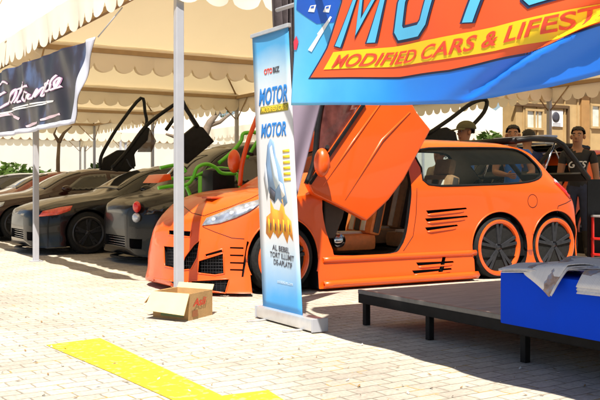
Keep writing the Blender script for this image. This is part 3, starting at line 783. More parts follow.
G_ = 'dark show cars parked side by side under the tents'
cA, sA = make_dark_car('black coupe with reddish headlamp and two raised scissor doors, behind the left pole', 3.22, 13.2, PB, AMBER, G_)
cD, _ = make_dark_car('maroon brown coupe left of the black coupe, cut by the left frame edge', 3.05, 17.0, PM, LENS, G_)
cE, _ = make_dark_car('dark red car third in the left row, only its windscreen and roof showing', 3.3, 20.4, PR, LENS, G_)
cF, _ = make_dark_car('navy car at the far end of the left row', 3.2, 24.0, PN, LENS, G_)
cB, sB = make_dark_car('tall dark brown-grey car with round red front lamp beside the black coupe', 3.95, 10.75, PD, DARKGLASS, G_, hs=1.14, name='show_car', mpv=True)
cG, _ = make_dark_car('dark car behind the man in the olive cap, one black door bar raised', 9.1, 11.2, PB, LENS, G_, hs=1.14, name='show_car', mpv=True)
cH, _ = make_dark_car('dark car deeper under the second tent, behind the black coupe', 8.9, 16.2, PM, LENS, G_)
# round lamps of the tall dark car
mb = MB(); mb.ball((4.02, 10.98, .76), (.05, .075, .075), 3); mb.build('fog_lamp', REDLENS, cB)
mb = MB(); mb.ball((4.02, 11.0, .62), (.05, .085, .065), 3); mb.build('indicator_lamp', LENS, cB)
# red pillar of the maroon car's neighbour
def raised_door(parent, frame, panel, glass, v, m=BLACK, r=.03, s=1):
    fr = [(p[0], v, p[2]) for p in [Pv(x, y, v) for x, y in frame]]
    sm = catmull(fr, 4)
    d = MB(); d.prism([Pv(x, y, v) for x, y in panel], (0, .08*s, 0), bev=.012)
    do = d.build('scissor_door', m, parent, smooth=True)
    MB().tube(sm, r, 8).build('window_frame', m, do)
    if glass:
        g_ = mapped(poly_bm([(Pv(x, y, v)[0], Pv(x, y, v)[2]) for x, y in glass], .4), lambda x, y: (x, v+.03*s, y))
        g_.build('window_glass', mat('brown tinted glass', (.16, .09, .05), .1, 0, .2, 4, alpha=.75), do, thick=.005, recalc=True)
    return do
raised_door(cA, [(100,168), (101,157), (108,143), (120,124), (141,98), (145,112), (146,126), (134,150)], [(100,170), (104,158), (118,150), (134,150), (136,166), (128,172)], None, 14.95, s=1)
raised_door(cA, [(112,168), (128,150), (146,126), (170,107.5), (178,104), (176,115), (166,130)], [(112,170), (146,126.5), (150,128), (148,140), (136,152), (133,158), (135,169), (131,166), (127,158), (118,172)], [(148,127), (150,128), (157,141), (152,152), (138,152)], 13.12)
raised_door(cB, [(181,139), (179,118), (179,97), (187,110), (198,127)], [(180,138), (196,125), (203,127), (214.5,141.5), (188,164), (184,160)], None, 10.68)
raised_door(cG, [(428,134), (450,119), (472,103), (486,100), (484,112), (470,128)], [(426,138), (434,130), (447,127), (456,132), (459,146), (430,150)], None, 11.1, r=.035)
# dark roof slab seen above the green frame: open boot lid of the tall car
mb = MB(); mb.tube([(5.3,10.9,1.02), (5.35,10.95,1.28)], .02); mb.build('gas_strut', CHROME, cB)

# ------------------------------------------------------------------ green tubular buggy frame between the cars
GREEN = mat('bright green tube paint', (.10, .55, .02), .35, 0, .08, 10, coat=.4)
BV = 9.75
bg_ = thing('tube_frame_buggy', 'bright green tubular buggy frame with a black seat, behind the orange bonnet', 'buggy', (4.9, BV, 0))
def gt(pts, v=BV, r=.022, w=None, name='frame_tube'):
    MB().tube(catmull([Pv(x, y, v) for x, y in pts], 4), r, 8).build(name, GREEN, bg_)
gt([(158,188), (170,186), (186,185), (193,178), (197,168), (206,164), (215,167), (222,173), (236,173.5)])
gt([(160,168), (176,165), (183,168), (186,172)], BV+.4); gt([(165,178), (190,178), (215,168), (240,171)], BV+.5, .02)
gt([(219,163), (232,152), (241,141), (243,134), (250,132.5), (263,132)], BV+.3, .025); gt([(247,158), (252,150), (256,143), (262,134)], BV+.3, .022)
gt([(186,186), (190,195), (188,200)]); gt([(236,173), (240,185), (240,200)])
for u in (4.35, 5.6):
    for dv in (-.02, .5): MB().tube([(u,BV+dv,.30), (u,BV+dv,1.15)], .025, 8).build('frame_tube', GREEN, bg_)
for dv in (-.02, .5): MB().tube([(4.1,BV+dv,.34), (5.8,BV+dv,.34)], .03, 8).build('frame_tube', GREEN, bg_)
s_ = MB(); q = Pv(213, 183, BV+.2); s_.box((q[0]+.1, BV+.26, 1.0), (.34, .36, .5), bev=.10); s_.build('seat', BLACK, bg_, smooth=True)
mb = MB(); q = Pv(164, 178, BV+.05); mb.prism([(q[0]-.10,BV,q[2]-.06), (q[0]-.02,BV,q[2]+.04), (q[0]+.06,BV,q[2]+.05), (q[0]+.08,BV,q[2]-.02)], (0,.5,0), bev=.01); mb.build('nose_fairing', ORANGE, bg_, smooth=True)
for u in (4.2, 5.7):
    for v, o in ((BV-.12, -1), (BV+.62, 1)): make_wheel(bg_, u, v, o, .26, .17, DARKMETAL)

# ------------------------------------------------------------------ roll-up banner
RU = 3.26
def Pr(x, y): return Pu(x, y, RU)
rb = thing('rollup_banner', 'tall blue and white roll-up banner stand in front of the orange car', 'banner stand', (RU, 5.75, 0))
bl, br_ = Pr(265, 316), Pr(311, 333); tl, tr = Pr(258, 39), Pr(288, 25.5)
vL, vR = 6.10, 5.50
def rsurf(q, h, off=0):          # q 0 (left, far) .. 1 (right, near); h 0..1
    vl = vL + .14*h; vr = vR + .17*h
    return (RU - off + .012*math.sin(math.pi*q)*math.sin(h*9) - .02*h, vl+(vr-vl)*q, .10 + 2.10*h)
def roll_mat():
    m = bpy.data.materials.new('printed roll-up vinyl'); m.use_nodes = True
    nt = m.node_tree; N = nt.nodes; L = nt.links; b = N['Principled BSDF']; b.inputs['Roughness'].default_value = .4
    tc = N.new('ShaderNodeTexCoord'); sp = N.new('ShaderNodeSeparateXYZ'); L.new(tc.outputs['Object'], sp.inputs[0])
    no = N.new('ShaderNodeTexNoise'); no.inputs['Scale'].default_value = 2.5; no.inputs['Detail'].default_value = 5; L.new(tc.outputs['Object'], no.inputs['Vector'])
    md = N.new('ShaderNodeMath'); md.operation = 'MULTIPLY_ADD'; md.inputs[1].default_value = .22; L.new(no.outputs['Fac'], md.inputs[0]); L.new(sp.outputs['Z'], md.inputs[2])
    mr = N.new('ShaderNodeMapRange'); mr.inputs['From Max'].default_value = 2.35; L.new(md.outputs[0], mr.inputs['Value'])
    cr = N.new('ShaderNodeValToRGB'); e = cr.color_ramp.elements
    e[0].position = .05; e[0].color = (.03, .30, .75, 1); e[1].position = 1; e[1].color = (.10, .42, .78, 1)
    for p, c in ((.13, (.10, .45, .85, 1)), (.25, (.60, .74, .86, 1)), (.32, (.80, .80, .82, 1)), (.78, (.78, .80, .84, 1)), (.86, (.55, .74, .88, 1)), (.93, (.10, .46, .82, 1))):
        k = e.new(p); k.color = c
    L.new(mr.outputs[0], cr.inputs[0]); L.new(cr.outputs[0], b.inputs['Base Color'])
    t = N.new('ShaderNodeBsdfTranslucent'); L.new(cr.outputs[0], t.inputs['Color']); mx = N.new('ShaderNodeMixShader'); mx.inputs[0].default_value = .3
    L.new(b.outputs[0], mx.inputs[1]); L.new(t.outputs[0], mx.inputs[2]); L.new(mx.outputs[0], N['Material Output'].inputs['Surface'])
    return m
pan = MB().grid(lambda s, t: rsurf(s, t), 8, 40).build('banner_sheet', roll_mat(), rb, thick=.004)
def rtext(body, q0, q1, h0, h1, m, shear=0, offset=0, name='lettering', skew=0):
    bm, bb = text_bm(body, .12, shear, offset)
    mapped(bm, lambda x, y: rsurf(q0+(q1-q0)*(x-bb[0])/(bb[1]-bb[0]), h0+(h1-h0)*(y-bb[2])/(bb[3]-bb[2]) + skew*(x-bb[0])/(bb[1]-bb[0]), .005)).build(name, m, pan, recalc=True, thick=.001)
def rpoly(pts, m, off=.0035, name='printed_panel'):
    mapped(poly_bm(pts, .12), lambda x, y: rsurf(x, y, off)).build(name, m, pan, recalc=True, thick=.001)
PBLUE = pm('blue', (.02, .20, .60)); POLIVE = pm('olive', (.35, .32, .04)); PRED = pm('red', (.75, .05, .02)); PDARK = pm('dark', (.06, .06, .08)); PORG = pm('orange', (.80, .30, .03)); PWHITE = pm('white', (.82, .82, .82)); PSTEEL = pm('steel blue', (.22, .36, .58)); PGREY = pm('grey', (.42, .45, .50)); PYEL = pm('yellow', (.85, .60, .03)); PLIL = pm('pale blue', (.55, .68, .80))
rtext('MOTOR', .12, .90, .742, .803, PBLUE, .25, .03)
rpoly([(.14,.708), (.90,.708), (.92,.735), (.16,.735)], POLIVE)
rtext('MODIFIED CARS', .19, .87, .713, .731, PYEL, .2, .01)
rtext('OTO', .28, .50, .852, .872, PRED, 0, .03); rtext('BIZ', .52, .70, .852, .872, PDARK, 0, .03)
rtext('MOTOR', .16, .84, .622, .672, PBLUE, .25, .03)
# the blue-grey figure and its machine
rpoly([(.34,.59), (.42,.615), (.52,.60), (.56,.55), (.66,.51), (.74,.44), (.78,.385), (.68,.37), (.55,.40), (.44,.38), (.32,.42), (.26,.50)], PSTEEL)
rpoly([(.40,.58), (.47,.59), (.50,.56), (.58,.50), (.62,.45), (.52,.43), (.46,.47), (.42,.52)], PLIL, .0055)
rpoly([(.20,.47), (.28,.53), (.32,.44), (.25,.39)], PGREY, .0055); rpoly([(.36,.44), (.50,.42), (.46,.385), (.34,.40)], PDARK, .0058)
rpoly([(.62,.46), (.70,.45), (.74,.41), (.66,.40)], PWHITE, .0058)
for k in range(6): rpoly([(.74,.56-.02*k), (.90,.562-.02*k), (.90,.572-.02*k), (.74,.57-.02*k)], PYEL, .005)
# orange graffiti lettering
rpoly([(.16,.27), (.20,.33), (.32,.345), (.34,.395), (.42,.36), (.56,.355), (.66,.40), (.70,.345), (.84,.32), (.86,.25), (.76,.275), (.70,.24), (.60,.28), (.46,.255), (.36,.28), (.26,.25)], PORG)
for k in range(5):
    q = .24+.125*k; rpoly([(q,.275), (q+.02,.325), (q+.045,.32), (q+.025,.27)], PYEL, .006); rpoly([(q+.05,.285), (q+.06,.31), (q+.075,.305), (q+.065,.28)], PDARK, .006)
rtext('AL BEBEL', .30, .74, .212, .232, PDARK, .1, .01, skew=-.006); rtext('TORT ILLUMIT', .24, .86, .186, .206, PDARK, .1, .01, skew=-.006); rtext('DE-APLATIF', .32, .80, .160, .180, PDARK, .1, .01, skew=-.006)
rtext('exhibition.com', .40, .80, .095, .108, PLIL, 0, 0)
bs = MB(); bs.box((RU+.02, 5.72, .055), (.13, .84, .09), bev=.022); bso = bs.build('base', ALU, rb, smooth=True)
for v in (5.72-.423, 5.72+.423): MB().box((RU+.02, v, .055), (.135, .012, .095), bev=.004).build('end_cap', WHITEPAINT, bso)
for v in (5.45, 6.0): MB().box((RU-.02, v, .008), (.34, .03, .012), bev=.004).build('foot', ALU, bso)
MB().tube([(RU+.03, 5.8, .1), (RU+.01, 5.95, 2.2)], .012).build('pole', ALU, rb)
MB().bar(Vector(rsurf(-.02, 1))+Vector((0,0,.01)), Vector(rsurf(1.03, 1))+Vector((0,0,.01)), .03, .03).build('top_rail', ALU, rb)

# ------------------------------------------------------------------ large blue banner on the stage tent
BU = 2.78
FA, FB = Pu(500, 86, BU), Pu(600, 22, BU)
def bsurf(v, z, off=0):
    q = 5.2-v
    r = .018*math.sin(q*4.2+z*1.3) + .012*math.sin(q*9.1-z*3) + .01*math.sin(z*7+q*2)
    d = (v-FA[1]) - (z-FA[2])*(FB[1]-FA[1])/(FB[2]-FA[2]); r += (-.045*math.exp(-(d/.10)**2) + .03*math.exp(-((d-.17)/.11)**2))*min(1, max(0, (z-FA[2]+.15)/.2))      # a diagonal fold
    d2 = (q-.25)-(z-1.6)*.12; r += .03*math.exp(-(d2/.06)**2)
    return (BU + r - off*1.25, v, z)
def blue_mat():
    m = bpy.data.materials.new('printed blue banner cloth'); m.use_nodes = True
    nt = m.node_tree; N = nt.nodes; L = nt.links; b = N['Principled BSDF']; b.inputs['Roughness'].default_value = .45
    tc = N.new('ShaderNodeTexCoord'); sp = N.new('ShaderNodeSeparateXYZ'); L.new(tc.outputs['Object'], sp.inputs[0])
    no = N.new('ShaderNodeTexNoise'); no.inputs['Scale'].default_value = 1.6; no.inputs['Detail'].default_value = 4; L.new(tc.outputs['Object'], no.inputs['Vector'])
    md = N.new('ShaderNodeMath'); md.operation = 'MULTIPLY_ADD'; md.inputs[1].default_value = 1.0; L.new(no.outputs['Fac'], md.inputs[0]); L.new(sp.outputs['Y'], md.inputs[2])
    mr = N.new('ShaderNodeMapRange'); mr.inputs['From Min'].default_value = -1.5; mr.inputs['From Max'].default_value = .5; L.new(md.outputs[0], mr.inputs['Value'])
    cr = N.new('ShaderNodeValToRGB'); e = cr.color_ramp.elements; e[0].position = .05; e[0].color = (.012, .17, .74, 1); e[1].position = .95; e[1].color = (.20, .58, .84, 1)
    for p, c in ((.35, (.02, .26, .78, 1)), (.68, (.08, .44, .82, 1))): k = e.new(p); k.color = c
    L.new(mr.outputs[0], cr.inputs[0]); L.new(cr.outputs[0], b.inputs['Base Color'])
    t = N.new('ShaderNodeBsdfTranslucent'); L.new(cr.outputs[0], t.inputs['Color']); mx = N.new('ShaderNodeMixShader'); mx.inputs[0].default_value = .12
    L.new(b.outputs[0], mx.inputs[1]); L.new(t.outputs[0], mx.inputs[2]); L.new(mx.outputs[0], N['Material Output'].inputs['Surface'])
    return m
bb_ = thing('event_banner', 'large light blue and orange printed banner hung high across the top right', 'banner', (BU, 5.2, 1.5))
bot = [Pu(x, y, BU) for x, y in ((295,105.5), (330,105), (400,105), (455,103.5), (500,97), (550,87), (600,73), (640,60))]
bv = [p[1] for p in bot][::-1]; bz = [p[2] for p in bot][::-1]
def zbot(v): return float(np.interp(v, bv, bz))
vl0 = bot[0][1]
def bgrid(s, t):
    z1 = 2.98; v = vl0 + (1.0-vl0)*s
    v2 = v - .0*(t)
    z0 = zbot(v) ; z = z0+(z1-z0)*t
    if s < .2: v2 = v - (1-s/.2)*.10*t
    return bsurf(v2, z)
sheet = MB().grid(bgrid, 330, 70).build('banner_cloth', blue_mat(), bb_, thick=.004)
def bpoly(px, m, off, name='printed_panel'):
    q = [Pu(x, y, BU) for x, y in px]
    mapped(poly_bm([(p[1], p[2]) for p in q], .024), lambda x, y: bsurf(x, y, off)).build(name, m, sheet, recalc=True)
BORG = pm('banner orange', (.82, .10, .02)); BYEL = pm('banner yellow', (.88, .60, .01)); BDK = pm('banner navy', (.02, .03, .09)); BLT = pm('banner sky', (.10, .52, .88)); BDEEP = pm('banner deep blue', (.01, .10, .55)); BWH = pm('banner white', (.8, .84, .88))
bpoly([(307,-40), (348,-40), (340,0), (333,22), (318,24), (301,10)], BDEEP, .003)
bpoly([(348,-60), (640,-140), (640,12), (600,27), (530,54), (450,72), (395,78.5), (310,79), (325,48), (340,2)], BDK, .003)
bpoly([(350,-60), (640,-140), (640,10), (600,25), (530,52), (450,70), (395,76.5), (312.5,77.5), (327,48), (342,2)], BORG, .0055)
bpoly([(333,52), (390,46.5), (440,39), (500,27), (561,12), (600,2), (640,-8), (640,10), (600,24), (569,36), (500,51), (440,60.5), (390,66.5), (324,69.5)], BYEL, .008)
for a in ([(310,50), (318,36), (328,20), (330,20), (320,38), (313,52)], [(318,34), (330,16), (331.5,17), (320,36)]): bpoly(a, BWH, .005)
for x in (312, 324):
    bpoly([(x,12), (x+2.5,6), (x+7,5), (x+5,12.5)], BWH, .005); bpoly([(x+2.4,8.6), (x+3.2,6.8), (x+5.6,6.2), (x+5,8.2)], BDEEP, .0065)
bpoly([(297,42), (300,36), (302,42), (300,50), (297.5,50)], pm('banner red', (.7, .04, .08)), .005)
def btext(body, base, top, m, off, shear=0, offset=0, ext=1.0, name='lettering', me=.06):
    bm, bb = text_bm(body, me, shear, offset)
    B = [Pu(x, y, BU) for x, y in base]; T = [Pu(x, y, BU) for x, y in top]
    def interp(P, t):
        v0, v1 = P[0][1], P[-1][1]; v = v0+(v1-v0)*t*ext
        vs_ = [p[1] for p in P][::-1]; zs_ = [p[2] for p in P][::-1]
        z = float(np.interp(v, vs_, zs_))
        if v < vs_[0]: z = zs_[0]+(v-vs_[0])*(zs_[1]-zs_[0])/(vs_[1]-vs_[0])
        return v, z
    def fn(x, y):
        t = (x-bb[0])/(bb[1]-bb[0]); s = (y-bb[2])/(bb[3]-bb[2])
        a, b = interp(B, t), interp(T, t)
        return bsurf(a[0]+(b[0]-a[0])*s, a[1]+(b[1]-a[1])*s, off)
    mapped(bm, fn).build(name, m, sheet, recalc=True)
btext('MODIFIED CARS & LIFESTYLE', [(332,67.5), (390,64), (416,61), (440,57), (492,47), (530,38), (575,26), (600,17)], [(337,54.5), (390,51.5), (417,48.5), (440,43), (492,32), (530,22), (575,10), (600,2)], pm('banner lettering red', (.72, .07, .03)), .0105, .22, .018, ext=1.13, me=.026)
mb0, mt0 = [(336,45), (391,38), (431,32), (463,23.5), (520,8), (580,-12)], [(352,-25), (405,-33), (440,-42), (475,-52), (530,-67), (590,-87)]
LET = {'M': [[(.02,0), (.24,1), (.42,.22), (.82,1), (.78,0)]], 'O': [[(.08,.5), (.12,.12), (.20,.04), (.62,.04), (.72,.14), (.84,.86), (.76,.96), (.32,.96), (.20,.88), (.08,.5)]],
       'T': [[(.10,.96), (1.0,.96)], [(.40,.0), (.56,.90)]], 'R': [[(.0,0), (.22,.96), (.80,.96), (.84,.62), (.74,.48), (.22,.48)], [(.44,.44), (.70,0)]]}
def ribbon(pts, w, closed):
    P = [Vector((a, b)) for a, b in pts]
    if closed: P = P[:-1]
    n = len(P); A, B = [], []
    for i in range(n):
        d0 = (P[i]-P[i-1]) if (closed or i > 0) else (P[1]-P[0]); d1 = (P[(i+1) % n]-P[i]) if (closed or i < n-1) else (P[-1]-P[-2])
        d0 = d0.normalized(); d1 = d1.normalized(); n0 = Vector((-d0.y, d0.x)); n1 = Vector((-d1.y, d1.x)); m = (n0+n1).normalized(); k = min(1.45, 1/max(.3, m.dot(n0)))
        ext = Vector((0, 0))
        if not closed and i == 0: ext = -d1*w*.18
        if not closed and i == n-1: ext = d0*w*.18
        A.append(P[i]+m*k*w/2+ext); B.append(P[i]-m*k*w/2+ext)
    return A, B
def big_word(word, base, top, ext):
    B_ = [Pu(x, y, BU) for x, y in base]; T_ = [Pu(x, y, BU) for x, y in top]
    def at(Q, t):
        v = Q[0][1]+(Q[-1][1]-Q[0][1])*t*ext; vs_ = [p[1] for p in Q][::-1]; zs_ = [p[2] for p in Q][::-1]; z = float(np.interp(v, vs_, zs_))
        if v < vs_[0]: z = zs_[0]+(v-vs_[0])*(zs_[1]-zs_[0])/(vs_[1]-vs_[0])
        return Vector((v, z))
    for i, ch in enumerate(word):
        for j, st in enumerate(LET[ch]):
            closed = st[0] == st[-1]
            for w, m, off in ((.25, BDK, .0085), (.165, BLT, .011)):
                A, B = ribbon(st, w, closed); n = len(A); bm = bmesh.new()
                VA = [bm.verts.new((p.x, p.y, 0)) for p in A]; VB = [bm.verts.new((p.x, p.y, 0)) for p in B]
                for k in range(n if closed else n-1): bm.faces.new((VA[k], VB[k], VB[(k+1) % n], VA[(k+1) % n]))
                bmesh.ops.triangulate(bm, faces=bm.faces)
                for _ in range(4):
                    es = [e for e in bm.edges if e.calc_length() > .05]
                    if not es: break
                    bmesh.ops.subdivide_edges(bm, edges=es, cuts=1); bmesh.ops.triangulate(bm, faces=bm.faces)
                def fn(x, y):
                    t = (i+x*.86+.04)/len(word); s_ = y
                    p = at(B_, t).lerp(at(T_, t), s_); return bsurf(p.x, p.y, off+.001*j)
                mapped(bm, fn).build('lettering', m, sheet, recalc=True)
big_word('MOTOR', mb0, [(x+4, y) for x, y in mt0], 1.36)
MB().tube([(BU+.01, vl0-.05, 2.985), (BU+.01, 1.0, 2.985)], .016).build('top_rope', ALU, bb_)
p0, p1 = Pu(277, 10, BU+.25), Pu(306, 1, BU+.05)
MB().tube([p0, p1, Vector(p1)+(Vector(p1)-Vector(p0))*.6], .014).build('hanging_rod', WHITEPAINT, bb_)
# dark gathered drape and lilac cloth tied at the tent corner
dr = MB(); DU = 3.55
def drape(s, t):
    x = 272+36*s - 3*t*(s-.5)*4; y = -60+150*t
    p = Vector(Pv(x, y, 6.4)); fold = .045*math.sin(s*34)+.02*math.sin(s*13+t*3)
    return (p.x, p.y+fold, p.z)
DRAPE = mat('dark brown curtain cloth', (.055, .042, .045), .8, 0, .35, 10, bump=.15)
tag(dr.grid(drape, 80, 10).build('curtain', DRAPE, thick=.004, origin=Pv(290, 90, 6.4)), 'dark brown gathered curtain hanging behind the top of the roll-up banner', 'curtain')
li = MB()
def lil(s, t):
    y = 62+170*t; xr = 331 - 34*(y-70)/125; xl = 304-20*min(1, (y-62)/45); x = xl+max(2, xr-xl)*s
    p = Vector(Pv(x, y, 6.30)); return (p.x, p.y + .012*math.sin(s*7+t*4), p.z)
tag(li.grid(lil, 20, 20).build('cloth_sheet', mat('lilac grey cloth', (.25, .20, .27), .8, 0, .06, 3, bump=.05, bscale=8), thick=.004, origin=Pv(285, 230, 6.30)), 'plain lilac grey cloth hanging between the roll-up banner and the raised orange door', 'cloth')

# ------------------------------------------------------------------ dark script banner on the left tent
KU = 2.60
def ksurf(v, z, off=0):
    r = .016*math.sin(v*5+z*3) + .006*math.sin(v*15-z*6) + .016*math.sin((v-z*.9)*7)
    return (KU - off + r, v, z)
kb = thing('script_banner', 'wrinkled black banner with white handwriting lettering under the left tent edge', 'banner', (KU, 10, 2))
kt = [Pu(x, y, KU) for x, y in ((98,37), (60,50), (30,61), (0,72), (-60,96))]; kbm = [Pu(x, y, KU) for x, y in ((75,123), (50,128), (25,133), (0,137), (-60,150))]
def kfn(s, t, g0=0.0, g1=1.0):
    a = s*4; i = min(3, int(a)); f = a-i
    T = Vector(kt[i]).lerp(Vector(kt[i+1]), f); B = Vector(kbm[i]).lerp(Vector(kbm[i+1]), f)
    p = B.lerp(T, t); return p
KM = bpy.data.materials.new('printed dark banner cloth'); KM.use_nodes = True
_n = KM.node_tree; _b = _n.nodes['Principled BSDF']; _b.inputs['Roughness'].default_value = .4
_t = _n.nodes.new('ShaderNodeTexCoord'); _no = _n.nodes.new('ShaderNodeTexNoise'); _no.inputs['Scale'].default_value = 2.2; _no.inputs['Detail'].default_value = 4
_n.links.new(_t.outputs['Object'], _no.inputs['Vector']); _c = _n.nodes.new('ShaderNodeValToRGB'); e = _c.color_ramp.elements
e[0].position = .38; e[0].color = (.012, .009, .013, 1); e[1].position = .70; e[1].color = (.07, .10, .20, 1); k_ = e.new(.56); k_.color = (.03, .02, .03, 1)
_n.links.new(_no.outputs['Fac'], _c.inputs[0]); _n.links.new(_c.outputs[0], _b.inputs['Base Color'])
def kfull(s, t):
    p = kfn(s, t); return ksurf(p.y, p.z)
ks = MB().grid(kfull, 90, 40).build('banner_cloth', KM, kb, thick=.004)
wb = MB()
def kb_border(s, t): p = kfn(s, .07*t - .005); return ksurf(p.y, p.z, .005)
def kb_right(s, t): p = kfn(.058*s-.002, t); return ksurf(p.y, p.z, .0055)
KWH = pm('border white', (.72, .74, .85), .3)
MB().grid(kb_border, 80, 2).build('border', KWH, ks, thick=.001); MB().grid(kb_right, 4, 30).build('border', KWH, ks, thick=.001)
def kstroke(px, w, m, off=.008, sub=6):
    q = catmull([(x, y, 0) for x, y in px], sub); L_, R_ = [], []
    for i, p in enumerate(q):
        d = (q[min(i+1, len(q)-1)]-q[max(i-1, 0)]); d = Vector((d.x, d.y, 0)).normalized() if d.length > 1e-6 else Vector((1,0,0)); n = Vector((-d.y, d.x, 0))
        ww = w*(.75+.5*abs(math.sin(i*.31))); L_.append(p+n*ww/2); R_.append(p-n*ww/2)
    mb = MB(); vs_ = []
    for a, b in zip(L_, R_):
        for p in (a, b): r = Pu(p.x, p.y, KU); vs_.append(Vector(ksurf(r[1], r[2], off)))
    mb.faces(vs_, [(2*i, 2*i+1, 2*i+3, 2*i+2) for i in range(len(q)-1)])
    return mb
SCR = [[(10,84), (4,82), (-3,88), (0,94), (6,92), (-1,97), (-6,105), (0,109), (8,103)],                      # E
       [(8,103), (14,91), (16,90), (15,98), (12,103), (10,101)], [(15,103), (22,90), (26,82)], [(23,84), (19,96), (18,102), (22,101)], [(14,90), (30,86)],   # s t
       [(30,93), (26,92), (23,98), (26,101), (31,94), (30,99), (33,98)],                                       # a
       [(33,98), (37,89), (35,97), (40,88), (42,88), (40,96), (44,94)],                                        # n
       [(44,94), (46,84), (46,92), (52,80)], [(52,84), (48,84), (48,91), (52,90), (54,84), (53,90)],           # v o
       [(58,75), (54,82), (53,90), (58,88)], [(58,88), (60,78), (57,82), (58,88), (61,86)]]
for st in SCR:
    kstroke(st, 2.3, None, .009).build('lettering', pm('script mauve', (.45, .25, .42)), ks, thick=.001, recalc=True)
    kstroke(st, 1.3, None, .013).build('lettering', pm('script white', (.85, .82, .86)), ks, thick=.001, recalc=True)
kstroke([(-6,116), (15,110), (38,105), (56,101), (36,103), (12,109)], 1.2, None).build('lettering', PWHITE, ks, thick=.001, recalc=True)
for st in ([(26,126.5), (32,124), (38,122.5)], [(42,120), (52,116.8), (61,114)], [(0,117), (8,114), (14,116), (22,119)]): kstroke(st, 2.2, None).build('small_print', pm('pink white', (.72, .55, .62)), ks, thick=.001, recalc=True)
MB().tube([Vector(kt[0]), Vector(kt[0])+Vector((.15,-.25,.25))], .006).build('tie_cord', WHITEPAINT, kb)

# ------------------------------------------------------------------ cardboard box
CB = mat('corrugated cardboard', (.42, .25, .10), .85, 0, .12, 9, bump=.08, bscale=60)
CBI = mat('pale inside of cardboard', (.62, .47, .26), .85, 0, .08, 9, bump=.05)
b1, b2, b3 = (Vector(Pz(x, y, 0)) for x, y in ((153,317.5), (189,321), (212,315)))
e1 = (b1-b2).normalized(); e2 = (b3-b2).normalized(); w1, w2, hh = (b1-b2).length, (b3-b2).length, .20
bx = thing('cardboard_box', 'open brown cardboard box with pale folded flap at the front pole', 'box', tuple(b2+e1*w1/2+e2*w2/2))
def quadslab(P, t, name, m, parent, n=None):
    a, b, c = (Vector(p) for p in P[:3]); nn = (b-a).cross(c-a).normalized()
    return MB().prism(P, nn*t).build(name, m, parent)
Z = Vector((0,0,1)); A = b2+Z*.003
side = quadslab([A, A+e1*w1, A+e1*w1+Z*hh, A+Z*hh], .005, 'front_wall', CB, bx)
sd2 = quadslab([A+e2*.0, A+e2*w2, A+e2*w2+Z*hh, A+Z*hh], -.005, 'side_wall', CB, bx)
quadslab([A+e2*w2, A+e1*w1+e2*w2, A+e1*w1+e2*w2+Z*hh, A+e2*w2+Z*hh], .005, 'back_wall', CB, bx)
quadslab([A+e1*w1, A+e1*w1+e2*w2, A+e1*w1+e2*w2+Z*hh, A+e1*w1+Z*hh], .005, 'side_wall', CB, bx)
quadslab([A, A+e1*w1, A+e1*w1+e2*w2, A+e2*w2], .004, 'bottom', CBI, bx)
quadslab([A+Z*(hh+.002)+e1*-.005, A+e1*(w1+.01)+Z*(hh+.002), A+e1*(w1+.02)-e2*.095+Z*(hh-.135), A-e1*.02-e2*.10+Z*(hh-.15)], .005, 'flap', CBI, bx)
quadslab([A+e1*w1+Z*hh, A+e1*w1+e2*w2*.9+Z*hh, A+e1*(w1+.11)+e2*w2*.85+Z*(hh-.09), A+e1*(w1+.10)+e2*.02+Z*(hh-.10)], .005, 'flap', CB, bx)
quadslab([A+e2*(w2+.004)+Z*hh, A+e1*w1+e2*(w2+.004)+Z*hh, A+e1*w1+e2*(w2+.03)+Z*(hh+.04), A+e2*(w2+.03)+Z*(hh+.04)], .005, 'flap', CBI, bx)
nn = e2.cross(Z).normalized()
if nn.dot(e1) > 0: nn = -nn
bm, bbx = text_bm('Asli', .2, .3, .02)
mapped(bm, lambda x, y: A+nn*.0056+e2*(.05+.2*(x-bbx[0])/(bbx[1]-bbx[0]))+Z*(.10+.06*(y-bbx[2])/(bbx[3]-bbx[2]))).build('lettering', pm('carton red', (.60, .05, .02), 0), sd2, recalc=True)
mapped(poly_bm([(0,0), (1,0), (1,1), (0,1)], 2), lambda x, y: A-e2*.008+e1*(.05+.22*x)+Z*(.02+.03*y)).build('printed_band', pm('carton green', (.12, .18, .07), 0), side, recalc=True)
mapped(poly_bm([(0,0), (1,0), (1,1), (0,1)], 2), lambda x, y: A+nn*.0056+e2*(.04+.08*x)+Z*(.02+.05*y)).build('printed_band', pm('carton brown', (.30, .10, .03), 0), sd2, recalc=True)

# ------------------------------------------------------------------ low stage, blue block, newspapers
PLY = bpy.data.materials.new('weathered brown plywood'); PLY.use_nodes = True
_n = PLY.node_tree; _b = _n.nodes['Principled BSDF']; _b.inputs['Roughness'].default_value = .75
_t = _n.nodes.new('ShaderNodeTexCoord'); _m = _n.nodes.new('ShaderNodeMapping'); _m.inputs['Scale'].default_value = (1.2, 9, 1); _n.links.new(_t.outputs['Object'], _m.inputs[0])
_a = _n.nodes.new('ShaderNodeTexNoise'); _a.inputs['Scale'].default_value = 3; _a.inputs['Detail'].default_value = 10; _a.inputs['Roughness'].default_value = .7; _n.links.new(_m.outputs[0], _a.inputs['Vector'])
_c = _n.nodes.new('ShaderNodeValToRGB'); e = _c.color_ramp.elements; e[0].position = .3; e[0].color = (.32, .25, .20, 1); e[1].position = .7; e[1].color = (.60, .50, .42, 1)
_n.links.new(_a.outputs['Fac'], _c.inputs[0]); _n.links.new(_c.outputs[0], _b.inputs['Base Color'])
st0 = 3.74; sv1 = 5.46; sv0 = 1.9; ZT = .255
stg = thing('stage_platform', 'low black framed stage platform with a worn brown plywood top', 'stage', (st0, sv1, 0))
fr_ = MB()
FRM = mat('black painted steel', (.014, .013, .013), .6, 0, .4, 14, spec=.15)
